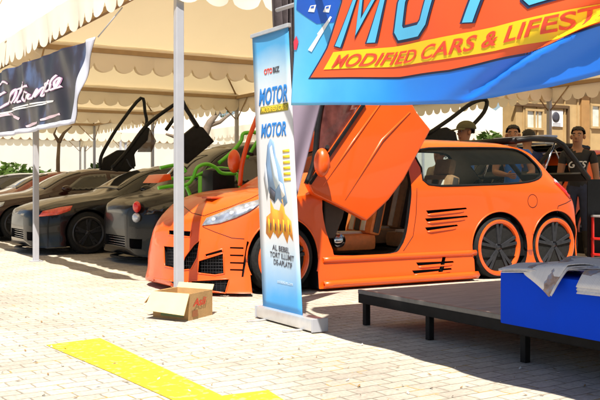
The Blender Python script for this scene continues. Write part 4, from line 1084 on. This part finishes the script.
for a, b in (((st0,sv1),(st0,sv0)), ((st0,sv1-.03),(st0+3.6,sv1-.03)), ((st0+3.6,sv1),(st0+3.6,sv0)), ((st0,sv0+.02),(st0+3.6,sv0+.02)), ((st0+1.8,sv1),(st0+1.8,sv0))):
    fr_.bar((*a, ZT-.055), (*b, ZT-.055), .05, .07)
fr_.build('frame', FRM, stg)
for k in range(3):
    va = sv1-1.2*k; MB().box((st0+.9, va-.6, ZT-.008), (1.8, 1.19, .018), bev=.003).build('deck_board', PLY, stg); MB().box((st0+2.71, va-.6, ZT-.008), (1.8, 1.19, .018), bev=.003).build('deck_board', PLY, stg)
MB().bar((st0-.012, sv1, ZT-.006), (st0-.012, sv0, ZT-.006), .03, .03).build('edge_strip', mat('worn grey edge steel', (.20, .19, .18), .5, .4, .2, 20), stg)
for u in (st0+.03, st0+1.8, st0+3.57):
    for v in (sv1-.03, 4.69, 3.81, 2.9, 2.0): MB().box((u, v, (ZT-.09)/2), (.042, .042, ZT-.09), bev=.004).build('leg', FRM, stg)
q0 = Vector(Pz(500, 323.5, ZT)); q1 = Vector(Pz(500, 270, .555))
BLUE = mat('royal blue cloth', (.001, .055, .66), .7, 0, .06, 5, bump=.06, bscale=25, spec=.1)
bu0, bv1 = q0.x, q0.y; bw = 1.6
blk = thing('display_table', 'low royal blue covered display block standing on the stage', 'table', (bu0+bw/2, bv1-.9, ZT))
tb = MB(); tb.box((bu0+bw/2, bv1-.95, ZT+.15), (bw, 1.9, .296), bev=.012); tb.build('cover', BLUE, blk, smooth=True)
TZ = ZT+.30
def news_mat(name, pic):
    m = bpy.data.materials.new(name); m.use_nodes = True; nt = m.node_tree; N = nt.nodes; L = nt.links; b = N['Principled BSDF']; b.inputs['Roughness'].default_value = .8
    tc = N.new('ShaderNodeTexCoord')
    br = N.new('ShaderNodeTexBrick'); br.offset = 0
    for k, v in (('Scale', 1), ('Mortar Size', .0035), ('Brick Width', .055), ('Row Height', .009)): br.inputs[k].default_value = v
    br.inputs['Color1'].default_value = (.50, .50, .53, 1); br.inputs['Color2'].default_value = (.62, .61, .63, 1); br.inputs['Mortar'].default_value = (.72, .71, .73, 1)
    L.new(tc.outputs['Object'], br.inputs['Vector'])
    vo = N.new('ShaderNodeTexVoronoi'); vo.distance = 'CHEBYCHEV'; vo.inputs['Scale'].default_value = 8; vo.inputs['Randomness'].default_value = .8; L.new(tc.outputs['Object'], vo.inputs['Vector'])
    th = N.new('ShaderNodeSeparateColor'); L.new(vo.outputs['Color'], th.inputs[0])
    gt_ = N.new('ShaderNodeMath'); gt_.operation = 'GREATER_THAN'; gt_.inputs[1].default_value = 1-pic; L.new(th.outputs[0], gt_.inputs[0])
    no = N.new('ShaderNodeTexNoise'); no.inputs['Scale'].default_value = 18; no.inputs['Detail'].default_value = 5; L.new(tc.outputs['Object'], no.inputs['Vector'])
    cr = N.new('ShaderNodeValToRGB'); e = cr.color_ramp.elements; e[0].position = .3; e[0].color = (.12, .10, .11, 1); e[1].position = .72; e[1].color = (.60, .52, .44, 1); k = e.new(.47); k.color = (.34, .24, .20, 1); k = e.new(.6); k.color = (.28, .32, .45, 1)
    L.new(no.outputs['Fac'], cr.inputs[0])
    mx = N.new('ShaderNodeMixRGB'); L.new(gt_.outputs[0], mx.inputs[0]); L.new(br.outputs['Color'], mx.inputs[1]); L.new(cr.outputs[0], mx.inputs[2]); L.new(mx.outputs[0], b.inputs['Base Color'])
    return m
NM = [news_mat('newsprint a', .3), news_mat('newsprint b', .5), news_mat('newsprint c', .3)]
PAGE = mat('newspaper page edges', (.58, .57, .60), .85, 0, .15, 60)
def newspaper(label, u, v, w, l, rz, sheets, m, droop=0.0, lift=0.0, ph=0.0):
    z0 = TZ+.003+lift
    t = thing('newspaper', label, 'newspaper', (u, v, z0), 'newspapers spread on the blue block')
    c, s = math.cos(rz), math.sin(rz)
    for k in range(sheets):
        du, dv, dr_ = random.uniform(-.012, .012), random.uniform(-.012, .012), random.uniform(-.03, .03)
        def fn(a, b, k=k):
            x = (a-.5)*w; y = (b-.5)*l; cc, ss = math.cos(rz+dr_), math.sin(rz+dr_)
            uu, vv = u+du+x*cc-y*ss, v+dv+x*ss+y*cc
            z = z0 + k*.006 + .004*math.sin(a*5+ph+k) + .006*math.sin(b*4+ph) + .012*math.sin(math.pi*a)*(1+.3*k)
            over = (bu0+.0) - uu                     # beyond the table edge: bend down
            if over > 0:
                z -= over*droop + over*over*2.0*droop; uu += over*.35*droop
            return (uu, vv, z)
        MB().grid(fn, 16, 16).build('page', m if k == sheets-1 else PAGE, t, thick=.0045)
    return t
newspaper('flat pale stack of newspapers at the far left corner of the blue block', bu0+.14, bv1-.17, .34, .30, .25, 4, NM[0])
newspaper('newspaper hanging over the front edge of the blue block with drooping pages', bu0+.10, bv1-.40, .36, .26, -.35, 4, NM[0], droop=.9, lift=.022, ph=1)
newspaper('newspaper with large colour pictures lying open on top of the pile', bu0+.33, bv1-.46, .48, .42, .5, 3, NM[1], lift=.05, ph=2)
newspaper('newspaper at the right edge of the frame with page corners over the edge', bu0+.10, bv1-.80, .34, .40, .1, 4, NM[2], droop=.6, lift=.0, ph=3)
newspaper('newspaper lying farthest back on the blue block', bu0+.72, bv1-.50, .40, .5, 1.0, 5, NM[1], lift=.004, ph=4)

# ------------------------------------------------------------------ red rack at the right edge
RK = thing('display_rack', 'red metal display rack at the right edge behind the orange car', 'rack', (9.75, 8.0, 0))
REDP = mat('red painted steel', (.55, .02, .015), .35, 0, .1, 8, coat=.4)
for z in (.12, .33, .63):
    MB().box((9.75, 8.0, z), (.8, .5, .03), bev=.006).build('shelf', REDP if z < .6 else ALU, RK)
MB().box((9.75, 7.76, .555), (.8, .03, .11), bev=.006).build('front_panel', REDP, RK)
for u in (9.37, 10.13):
    for v in (7.77, 8.23): MB().box((u, v, .32), (.03, .03, .64), bev=.004).build('post', REDP, RK)
MB().box((9.75, 8.26, .60), (.9, .012, 1.04)).build('boot_shade_sheet', BLACK, RK)  # added black sheet in place of the shade inside the open boot
for u, w, m, lab in ((9.50, .10, mat('cream carton', (.6, .55, .4), .6), 'small cream carton on the middle shelf of the red rack'), (9.64, .11, mat('blue carton', (.05, .22, .6), .5), 'small blue carton on the middle shelf of the red rack')):
    q = thing('carton', lab, 'box', (u, 7.86, .346)); MB().box((u, 7.86, .395), (w, .08, .095), bev=.004).build('box_body', m, q); MB().box((u, 7.818, .40), (w*.7, .004, .05)).build('printed_label', PWHITE, q)
q = thing('bottle', 'small red bottle with a white cap on the lowest shelf of the red rack', 'bottle', (9.62, 7.84, .136))
MB().lathe([(.03,0), (.032,.01), (.032,.08), (.014,.11), (.014,.125)], (9.62, 7.84, .136), 'z', 20).build('bottle_body', REDLENS, q, recalc=True); MB().lathe([(.016,0), (.016,.03), (.012,.034)], (9.62, 7.84, .258), 'z', 16).build('cap', PWHITE, q, recalc=True)
q = thing('tool_clamp', 'silver metal clamp lying on top of the red rack', 'tool', (9.55, 7.95, .65))
MB().bar((9.42,7.9,.70), (9.62,8.0,.70), .03, .03).build('bar', CHROME, q); MB().bar((9.46,7.92,.65), (9.46,7.92,.76), .03, .03).build('jaw', CHROME, q); MB().tube([(9.60,7.99,.65), (9.60,7.99,.74)], .015).build('screw', CHROME, q)

# ------------------------------------------------------------------ people
def person(label, u, v, height, face, shirt, trousers, armL=None, armR=None, cap=None, turn=0, hairlen=0, beltz=.53):
    """face = direction the person looks (angle in the u,v plane); arms = elbow and hand offsets (forward, side, height) in body heights"""
    k = height
    t = thing('person', label, 'person', (u, v, 0))
    f = Vector((math.cos(face), math.sin(face), 0)); r = Vector((math.sin(face), -math.cos(face), 0)); zz = Vector((0,0,1))
    O = Vector((u, v, 0))
    def P(a, b, c): return O + f*a*k + r*b*k + zz*c*k
    V, E, Rr, Mi = [], [], [], []
    def add(p, rad, par, m):
        V.append(p); Rr.append((rad[0]*k, rad[1]*k) if isinstance(rad, tuple) else (rad*k, rad*k)); Mi.append(m); i = len(V)-1
        if par is not None: E.append((par, i))
        return i
    pel = add(P(0,0,.53), (.088,.066), None, 1)
    w_ = add(P(0,0,.60), (.080,.060), pel, 0); ch = add(P(.004,0,.71), (.096,.068), w_, 0); sh = add(P(0,0,.79), (.088,.056), ch, 0)
    nk = add(P(.004,0,.845), .033, sh, 2); 
    ff = Vector((math.cos(face+turn), math.sin(face+turn), 0)); rr_ = Vector((math.sin(face+turn), -math.cos(face+turn), 0))
    def Hd(a, b, c): return O + ff*a*k + rr_*b*k + zz*c*k
    h1 = add(Hd(.018,0,.882), (.040,.044), nk, 2); h2 = add(Hd(.014,0,.925), (.047,.056), h1, 2); h3 = add(Hd(.008,0,.965), (.043,.050), h2, 2); add(Hd(.004,0,.985), (.025,.028), h3, 2)
    for sgn, arm in ((-1, armL), (1, armR)):
        el, ha = arm if arm else ((.0, .135, .63), (.03, .145, .49))
        s0 = add(P(0, sgn*.105, .80), .040, sh, 0); ue = add(P(el[0]*.5, sgn*(.105+el[1])*.5, (.80+el[2])/2+.005), .033, s0, 0)
        e_ = add(P(el[0], sgn*el[1], el[2]), .027, ue, 2); fo = add(P((el[0]*.5+ha[0]*.5), sgn*(el[1]+ha[1])*.5, (el[2]+ha[2])/2), .025, e_, 2); wr = add(P(ha[0], sgn*ha[1], ha[2]), .017, fo, 2)
        d = (P(ha[0], sgn*ha[1], ha[2])-P(el[0], sgn*el[1], el[2])).normalized(); sd = (r*sgn) - d*(r*sgn).dot(d); sd.normalize(); up = d.cross(sd)
        W0 = P(ha[0], sgn*ha[1], ha[2]); pa = add(W0+d*.045*k, (.022,.015), wr, 2)
        for q, (off, ln) in enumerate(((-.016,.040), (-.005,.046), (.006,.043), (.016,.034))):
            b0 = W0+d*.058*k+up*off*k*1.1; a1 = add(b0, .0068, pa, 2); a2 = add(b0+d*ln*.55*k-sd*.004*k, .0058, a1, 2); add(b0+d*ln*.95*k-sd*.015*k, .0048, a2, 2)
        th0 = add(W0+d*.028*k+up*-.022*k, .0078, pa, 2); add(W0+d*.052*k+up*-.036*k-sd*.006*k, .006, th0, 2)
    for sgn in (-1, 1):
        hp_ = add(P(0, sgn*.052, .49), (.058,.058), pel, 1); kn = add(P(.012, sgn*.058, .285), .040, hp_, 1); cf = add(P(-.004, sgn*.06, .20), .034, kn, 1); an = add(P(-.012, sgn*.062, .045), .024, cf, 3)
        ft = add(P(.035, sgn*.066, .022), (.024,.018), an, 3); add(P(.075, sgn*.07, .016), (.022,.013), ft, 3)
    org = Vector(t['_o'])
    me = bpy.data.meshes.new('body'); me.from_pydata([p-org for p in V], E, [])
    o = bpy.data.objects.new('body', me); col.objects.link(o)
    bm = bmesh.new(); bm.from_mesh(me); lay = bm.verts.layers.skin.verify(); bm.verts.ensure_lookup_table()
    for i, vv in enumerate(bm.verts): vv[lay].radius = Rr[i]; vv[lay].use_root = (i == 0)
    bm.to_mesh(me); bm.free()
    md = o.modifiers.new('s', 'SKIN'); md.use_smooth_shade = True; md.branch_smoothing = .6
    o.modifiers.new('ss', 'SUBSURF').levels = 2
    m2 = evaluated_mesh(o); o.modifiers.clear(); o.data = m2; o.parent = t
    shoes = mat('dark shoes', (.03, .025, .02), .6)
    for m in (shirt, trousers, SKIN, shoes): m2.materials.append(m)
    # dress each face after its nearest bone
    segs = [((V[a]-org).lerp(V[b]-org, .62) if (a, b) == (sh, nk) else (V[a]-org), (V[b]-org), Mi[b]) for a, b in E]
    for pl in m2.polygons:
        c = pl.center; best = 1e9; mi = 0
        for a, b, m in segs:
            ab = b-a; tt = max(0, min(1, (c-a).dot(ab)/max(1e-9, ab.length_squared))); dd = (c-(a+ab*tt)).length_squared
            if dd < best: best = dd; mi = m
        pl.material_index = mi; pl.use_smooth = True
    # face
    fc = MB(); fc.tube([Hd(.052,0,.938), Hd(.066,0,.915), Hd(.056,0,.908)], [.006*k, .013*k, .007*k], 8); fc.build('nose', SKIN, o)
    for sg in (-1, 1):
        MB().ball(Hd(.052, sg*.020, .937), .0062*k, 2).build('eye', mat('eye white', (.30, .27, .24), .3), o); MB().ball(Hd(.0565, sg*.020, .936), .0040*k, 2).build('pupil', HAIR, o)
        MB().tube([Hd(.056, sg*.010, .951), Hd(.054, sg*.022, .954), Hd(.045, sg*.033, .949)], .0035*k, 6).build('eyebrow', HAIR, o)
        MB().ball(Hd(.004, sg*.049, .925), (.012*k, .012*k, .019*k), 2).build('ear', SKIN, o)
    MB().tube([Hd(.052, -.016, .888), Hd(.060, 0, .889), Hd(.052, .016, .888)], .0045*k, 6).build('mouth', mat('lips', (.25, .08, .06), .5), o)
    hr = MB(); bmesh.ops.create_icosphere(hr.bm, subdivisions=4, radius=1)
    for v_ in list(hr.bm.verts):
        n = v_.co.copy(); dd = Vector((n.x*.064, n.y*.055, n.z*.061))
        nz = 1+.07*math.sin(n.x*23+n.z*9)*math.sin(n.y*19+n.z*13)+.03*math.sin(n.x*61+n.y*47)*math.sin(n.z*53)
        v_.co = Hd(-.004+dd.x*nz*.98, dd.y*nz, .948+dd.z*nz)
        v_['x'] if False else None
        if n.x > .05 and n.z < .52 - .1*n.x + .06*math.sin(n.y*17) or n.z < -.45-hairlen or (abs(n.y) > .75 and n.z < -.05): v_.tag = True
    bmesh.ops.delete(hr.bm, geom=[v_ for v_ in hr.bm.verts if v_.tag], context='VERTS')
    for fcc in hr.bm.faces: fcc.smooth = True
    hr.build('hair', HAIR, t, thick=.006)
    if cap:
        cp = MB()
        def capf(a, b):
            ang = a*2*math.pi; ph = b*math.pi/2
            return Hd(-.002+.076*math.cos(ang)*math.cos(ph), .066*math.sin(ang)*math.cos(ph), .955+.062*math.sin(ph))
        cp.grid(capf, 32, 10)
        def brim(a, b):
            ang = (a-.5)*2.0; rr2 = .070+.055*b*math.cos(ang*.9)
            return Hd(-.002+(rr2+.006)*math.cos(ang), .066/.070*.98*rr2*math.sin(ang)*.95, .957-.014*b)
        cp.grid(brim, 16, 4); cp.build('cap', cap, t, thick=.006)
    return t
OLIVE = mat('olive cap cloth', (.09, .085, .035), .8, 0, .15, 20, bump=.1); BLUESH = mat('blue shirt cloth', (.05, .16, .50), .75, 0, .15, 12, bump=.1); BEIGE = mat('beige shirt cloth', (.42, .33, .22), .8, 0, .1, 12, bump=.1)
JEANS = mat('dark denim', (.03, .04, .08), .8, 0, .2, 20, bump=.1); BLKSH = mat('black t-shirt cloth', (.016, .016, .018), .8, 0, .2, 12, bump=.1); NAVY = mat('navy shirt cloth', (.02, .035, .12), .8, 0, .15, 12, bump=.1)
def spot(x, v): p = Pv(x, 190, v); return p[0], p[1]
u, v = spot(466, 9.62)
person('person in an olive cap and dark blue shirt seen from behind the orange car roof', u, v, 1.92, math.pi*.86, BLUESH, JEANS, armL=((.06,.14,.64), (.16,.10,.62)), cap=OLIVE, turn=.3)
u, v = spot(513, 9.75)
person('person with short dark hair and blue shirt facing left behind the orange car', u, v, 1.92, -math.pi*.72, mat('bright blue shirt cloth', (.02, .15, .62), .75, 0, .1, 12, bump=.1), JEANS, armR=((.05,.14,.64), (.17,.06,.62)), armL=((.05,.14,.64), (.18,.08,.60)), turn=-.1)
u, v = spot(440, 9.7)
person('person in a beige shirt bending low, visible only through the car side window', u, v, 1.58, math.pi*.5, BEIGE, JEANS)
u, v = spot(528, 10.5)
person('person with bushy black hair turned away behind the man in the blue shirt', u, v, 1.93, math.pi*.4, NAVY, JEANS)
u, v = spot(578, 9.3)
p3 = person('person in a black t-shirt with white print standing beside the raised tailgate', u, v, 1.90, -math.pi*.78, BLKSH, JEANS, turn=-.15)
# printed chest motif
f3 = Vector((math.cos(-math.pi*.78), math.sin(-math.pi*.78), 0)); r3 = Vector((math.sin(-math.pi*.78), -math.cos(-math.pi*.78), 0))
pr = MB(); 
bm, b4 = text_bm('GTS', .2, .3, .02)
def chest(x, y):
    s = ((x-b4[0])/(b4[1]-b4[0])-.5)*.26; h = (y-b4[2])/(b4[3]-b4[2])*.10
    p = Vector((u, v, 0)) + r3*-s + f3*(.150-1.1*s*s) + Vector((0,0,1.30+h)); return p
mapped(bm, chest).build('shirt_print', PWHITE, p3, recalc=True, thick=.002)

# ------------------------------------------------------------------ ochre building on the right
OCH = mat('ochre painted wood', (.42, .29, .13), .75, 0, .14, 5, bump=.08, bscale=18); OCHD = mat('dark brown frame wood', (.10, .055, .02), .7, 0, .2, 10)
BV_ = 13.6
def ou(x, y=120): return Pv(x, y, BV_)
ob = thing('ochre_building', 'ochre timber shopfront with glazed panels and a pinned notice behind the right pole', 'building', (ou(517)[0], BV_, 0))
ua = ou(516)[0]
MB().box((ua+5, BV_+.2, 1.65), (10, .4, 3.3), bev=.01).build('wall', OCH, ob)
MB().box((ua+5, BV_+.2, 3.38), (10.3, .9, .12), bev=.02).build('roof', mat('brown roof sheet', (.30, .18, .08), .7, 0, .15, 6), ob)
def panel(x0, y0, x1, y1, name='window'):
    a, b = ou(x0, y0), ou(x1, y1); c = ((a[0]+b[0])/2, BV_-.02, (a[2]+b[2])/2); w, h = abs(a[0]-b[0]), abs(a[2]-b[2])
    fr = MB(); T = .05
    for dx, dz, ww, hh_ in ((0, h/2+T/2, w+2*T, T), (0, -h/2-T/2, w+2*T, T), (-w/2-T/2, 0, T, h), (w/2+T/2, 0, T, h), (0, 0, .03, h)):
        fr.box((c[0]+dx, c[1], c[2]+dz), (ww, .06, hh_), bev=.005)
    fo = fr.build(name, OCH, ob); MB().box((c[0], c[1]+.012, c[2]), (w, .012, h)).build('pane', mat('milky window glass', (.55, .58, .52), .15, 0, .25, 5), fo)
    return fo
for k in range(24): MB().bar((ua+.2+.4*k, BV_-.012, .05), (ua+.2+.4*k, BV_-.012, 3.25), .03, .03).build('batten', OCH, ob)
panel(526, 111, 541, 128); panel(591, 106, 606, 127); panel(612, 106, 632, 127)
a, b = ou(512, 104), ou(567, 102)
MB().bar((a[0], BV_-.03, a[2]), (b[0], BV_-.03, a[2]), .06, .07).build('lintel', OCHD, ob); MB().bar((b[0], BV_-.03, a[2]+.03), (b[0], BV_-.03, 0), .06, .05).build('door_post', OCHD, ob)
c = ou(584, 110); MB().box((c[0], BV_-.02, 1.5), (.25, .06, 3), bev=.01).build('pilaster', mat('darker ochre boards', (.33, .18, .06), .75, 0, .15, 6), ob)
nt_ = thing('notice', 'white notice with a black round emblem pinned on the ochre wall beside the pole', 'notice', (ou(556)[0], BV_-.02, ou(556,126)[2]))
a, b = ou(549.5, 110), ou(562, 127); cx, cz, w, h = (a[0]+b[0])/2, (a[2]+b[2])/2, abs(a[0]-b[0]), abs(a[2]-b[2])
MB().box((cx, BV_-.02, cz), (w, .016, h)).build('sheet', PWHITE, nt_)
MB().lathe([(.045,-.004), (.11,-.004), (.11,.004), (.045,.004)], (cx-.03, BV_-.032, cz+.03), 'y', 24).build('emblem', PDARK, nt_, recalc=True)
for k in range(3): MB().box((cx, BV_-.030, cz-h*.30-.03*k), (w*.6, .004, .012)).build('small_print', PGREY, nt_)

wl = thing('perimeter_wall', 'long white boundary wall in the sun behind the far pavilions', 'wall', (10, 42, 0))
MB().box((10, 42, 1.7), (70, .2, 3.4), bev=.02).build('wall_face', mat('white washed wall', (.55, .54, .5), .85, 0, .08, .8), wl)
MB().box((10, 42, 3.45), (70.2, .34, .1), bev=.02).build('coping', mat('grey coping', (.5, .48, .45), .85, 0, .08, 2), wl)
# ------------------------------------------------------------------ trees and planting
BARK = mat('grey brown bark', (.16, .12, .085), .9, 0, .25, 8, bump=.4, bscale=25)
def leafmat(name, c):
    m = mat(name, c, .6, 0, .5, 1.2, trans=.35); return m
LEAFS = [leafmat('dark green leaves', (.045, .085, .018)), leafmat('fresh green leaves', (.09, .16, .025))]
def crown_bm(mb, clumps, n, size):
    for (c, r) in clumps:
        for _ in range(n):
            d = Vector((random.gauss(0,1), random.gauss(0,1), random.gauss(0,1))).normalized()*random.random()**.4
            p = Vector(c)+Vector((d.x*r, d.y*r, d.z*r*.75)); a = Vector((random.gauss(0,1), random.gauss(0,1), random.gauss(0,.6))).normalized(); b = a.cross(Vector((random.gauss(0,1), random.gauss(0,1), random.gauss(0,1)))).normalized()
            s = size*random.uniform(.6, 1.3); mb.faces([p-a*s, p+b*s*.45, p+a*s, p-b*s*.45], [(0,1,2,3)])
def tree(label, u, v, h, cr, lm, clumps=14, n=150, group='trees behind the tents', size=.16):
    t = thing('leafy_tree', label, 'tree', (u, v, 0), group); tr = MB(); top = Vector((u, v, h*.55))
    tr.tube([(u,v,0), (u+.1,v+.05,h*.3), top], [.16*h/6, .12*h/6, .07*h/6], 10); cl = []
    for k in range(clumps):
        a = random.uniform(0, 6.28); rr = cr*random.uniform(.1, .85); z = h*random.uniform(.42, .95)
        rr *= 1-.5*abs(z/h-.65); p = Vector((u+rr*math.cos(a), v+rr*math.sin(a), z)); cl.append((p, cr*random.uniform(.28, .5)))
        if k < 8: tr.tube([Vector((u+.08,v+.04,h*random.uniform(.3,.5))), p], [.05*h/6, .015], 6)
    tr.build('trunk', BARK, t); c = MB(); crown_bm(c, cl, n, size); c.build('crown', lm, t)
    return t
t1 = tree('broad dark green tree behind the white pavilions on the left', 0, 52, 8, 4, LEAFS[0])
for (u, v, lab, sc) in ((12, 56, 'broad green tree behind the pavilions near the bare tree', 1.1), (24, 50, 'broad green tree behind the buggy frame', 1.0), (34, 46, 'broad green tree behind the man in the olive cap', .9), (-9, 50, 'broad green tree at the far left behind the navy car', 1.05), (43, 38, 'broad green tree behind the ochre building', 1.1)):
    place(copy_tree(t1), u, v, 0, random.uniform(0, 6), lab, sc=sc)
def shrub(label, u, v, h, lm, w=.6):
    t = thing('shrub', label, 'shrub', (u, v, 0), 'shrubs between the pavilions'); s = MB()
    for k in range(6): a = k*1.05; s.tube([(u,v,0), (u+.4*w*math.cos(a), v+.4*w*math.sin(a), h*.6)], [.03, .01], 6)
    s.build('stem', BARK, t); c = MB(); crown_bm(c, [(Vector((u+random.uniform(-.5,.5)*w, v+random.uniform(-.5,.5)*w, h*random.uniform(.35,.85))), w*.55) for _ in range(9)], 140, .11); c.build('foliage', lm, t); return t
for i, (x, v, h) in enumerate(((480, 15.5, 2.5), (494, 16.2, 2.35), (508, 15.0, 2.3))):
    q = Pv(x, 150, v); shrub(('bright green shrub right of the olive cap', 'bright green shrub between the two men', 'bright green shrub against the ochre wall end')[i], q[0], v, h, LEAFS[1])
for i, (x, v, h) in enumerate(((95, 27, 1.75), (38, 28.5, 1.6), (150, 29, 1.6), (8, 29, 1.75))):
    q = Pv(x, 150, v); shrub(('green shrub seen through the raised frame of the black coupe door', 'green shrub right of the left pole beneath the dark banner', 'green shrub behind the tall dark car', 'green shrub at the left frame edge beneath the dark banner')[i], q[0], v, h, LEAFS[1], .8)
bt = thing('bare_tree', 'leafless grey tree leaning behind the front pole', 'tree', (Pv(190,186,24)[0], 24, 0))
tr = MB(); q = lambda x, y, v=24: Vector(Pv(x, y, v))
tr.tube([Vector((q(196,186).x, 24, 0)), q(197,160), q(202,140), q(210,122), q(222,108)], [.20, .18, .15, .10, .05], 10)
tr.build('trunk', BARK, bt)
tr = MB()
for pts in ([(203,138), (196,126), (186,112), (180,100)], [(208,126), (220,122), (232,112)], [(198,156), (186,140), (172,126)], [(186,140), (178,138), (166,134)], [(215,115), (214,104), (219,96)]):
    tr.tube([q(*p) for p in pts], [.08, .06, .035, .015][:len(pts)], 7)
tr.build('branch', BARK, bt)
b2_ = thing('bare_sapling', 'thin forked leafless sapling below the dark banner', 'tree', (Pv(58,186,20)[0], 20, 0))
tr = MB(); q = lambda x, y: Vector(Pv(x, y, 22.5))
tr.tube([Vector((q(58,186).x, 22.5, 0)), q(58,160), q(59,142)], [.06, .05, .04], 8); tr.tube([q(59,142), q(64,133), q(72,126)], [.06, .04, .015], 7); tr.tube([q(59,142), q(54,134), q(57,127)], [.05, .03, .012], 7)
tr.build('trunk', BARK, b2_)

for o in bpy.data.objects:
    if '_o' in o: del o['_o']
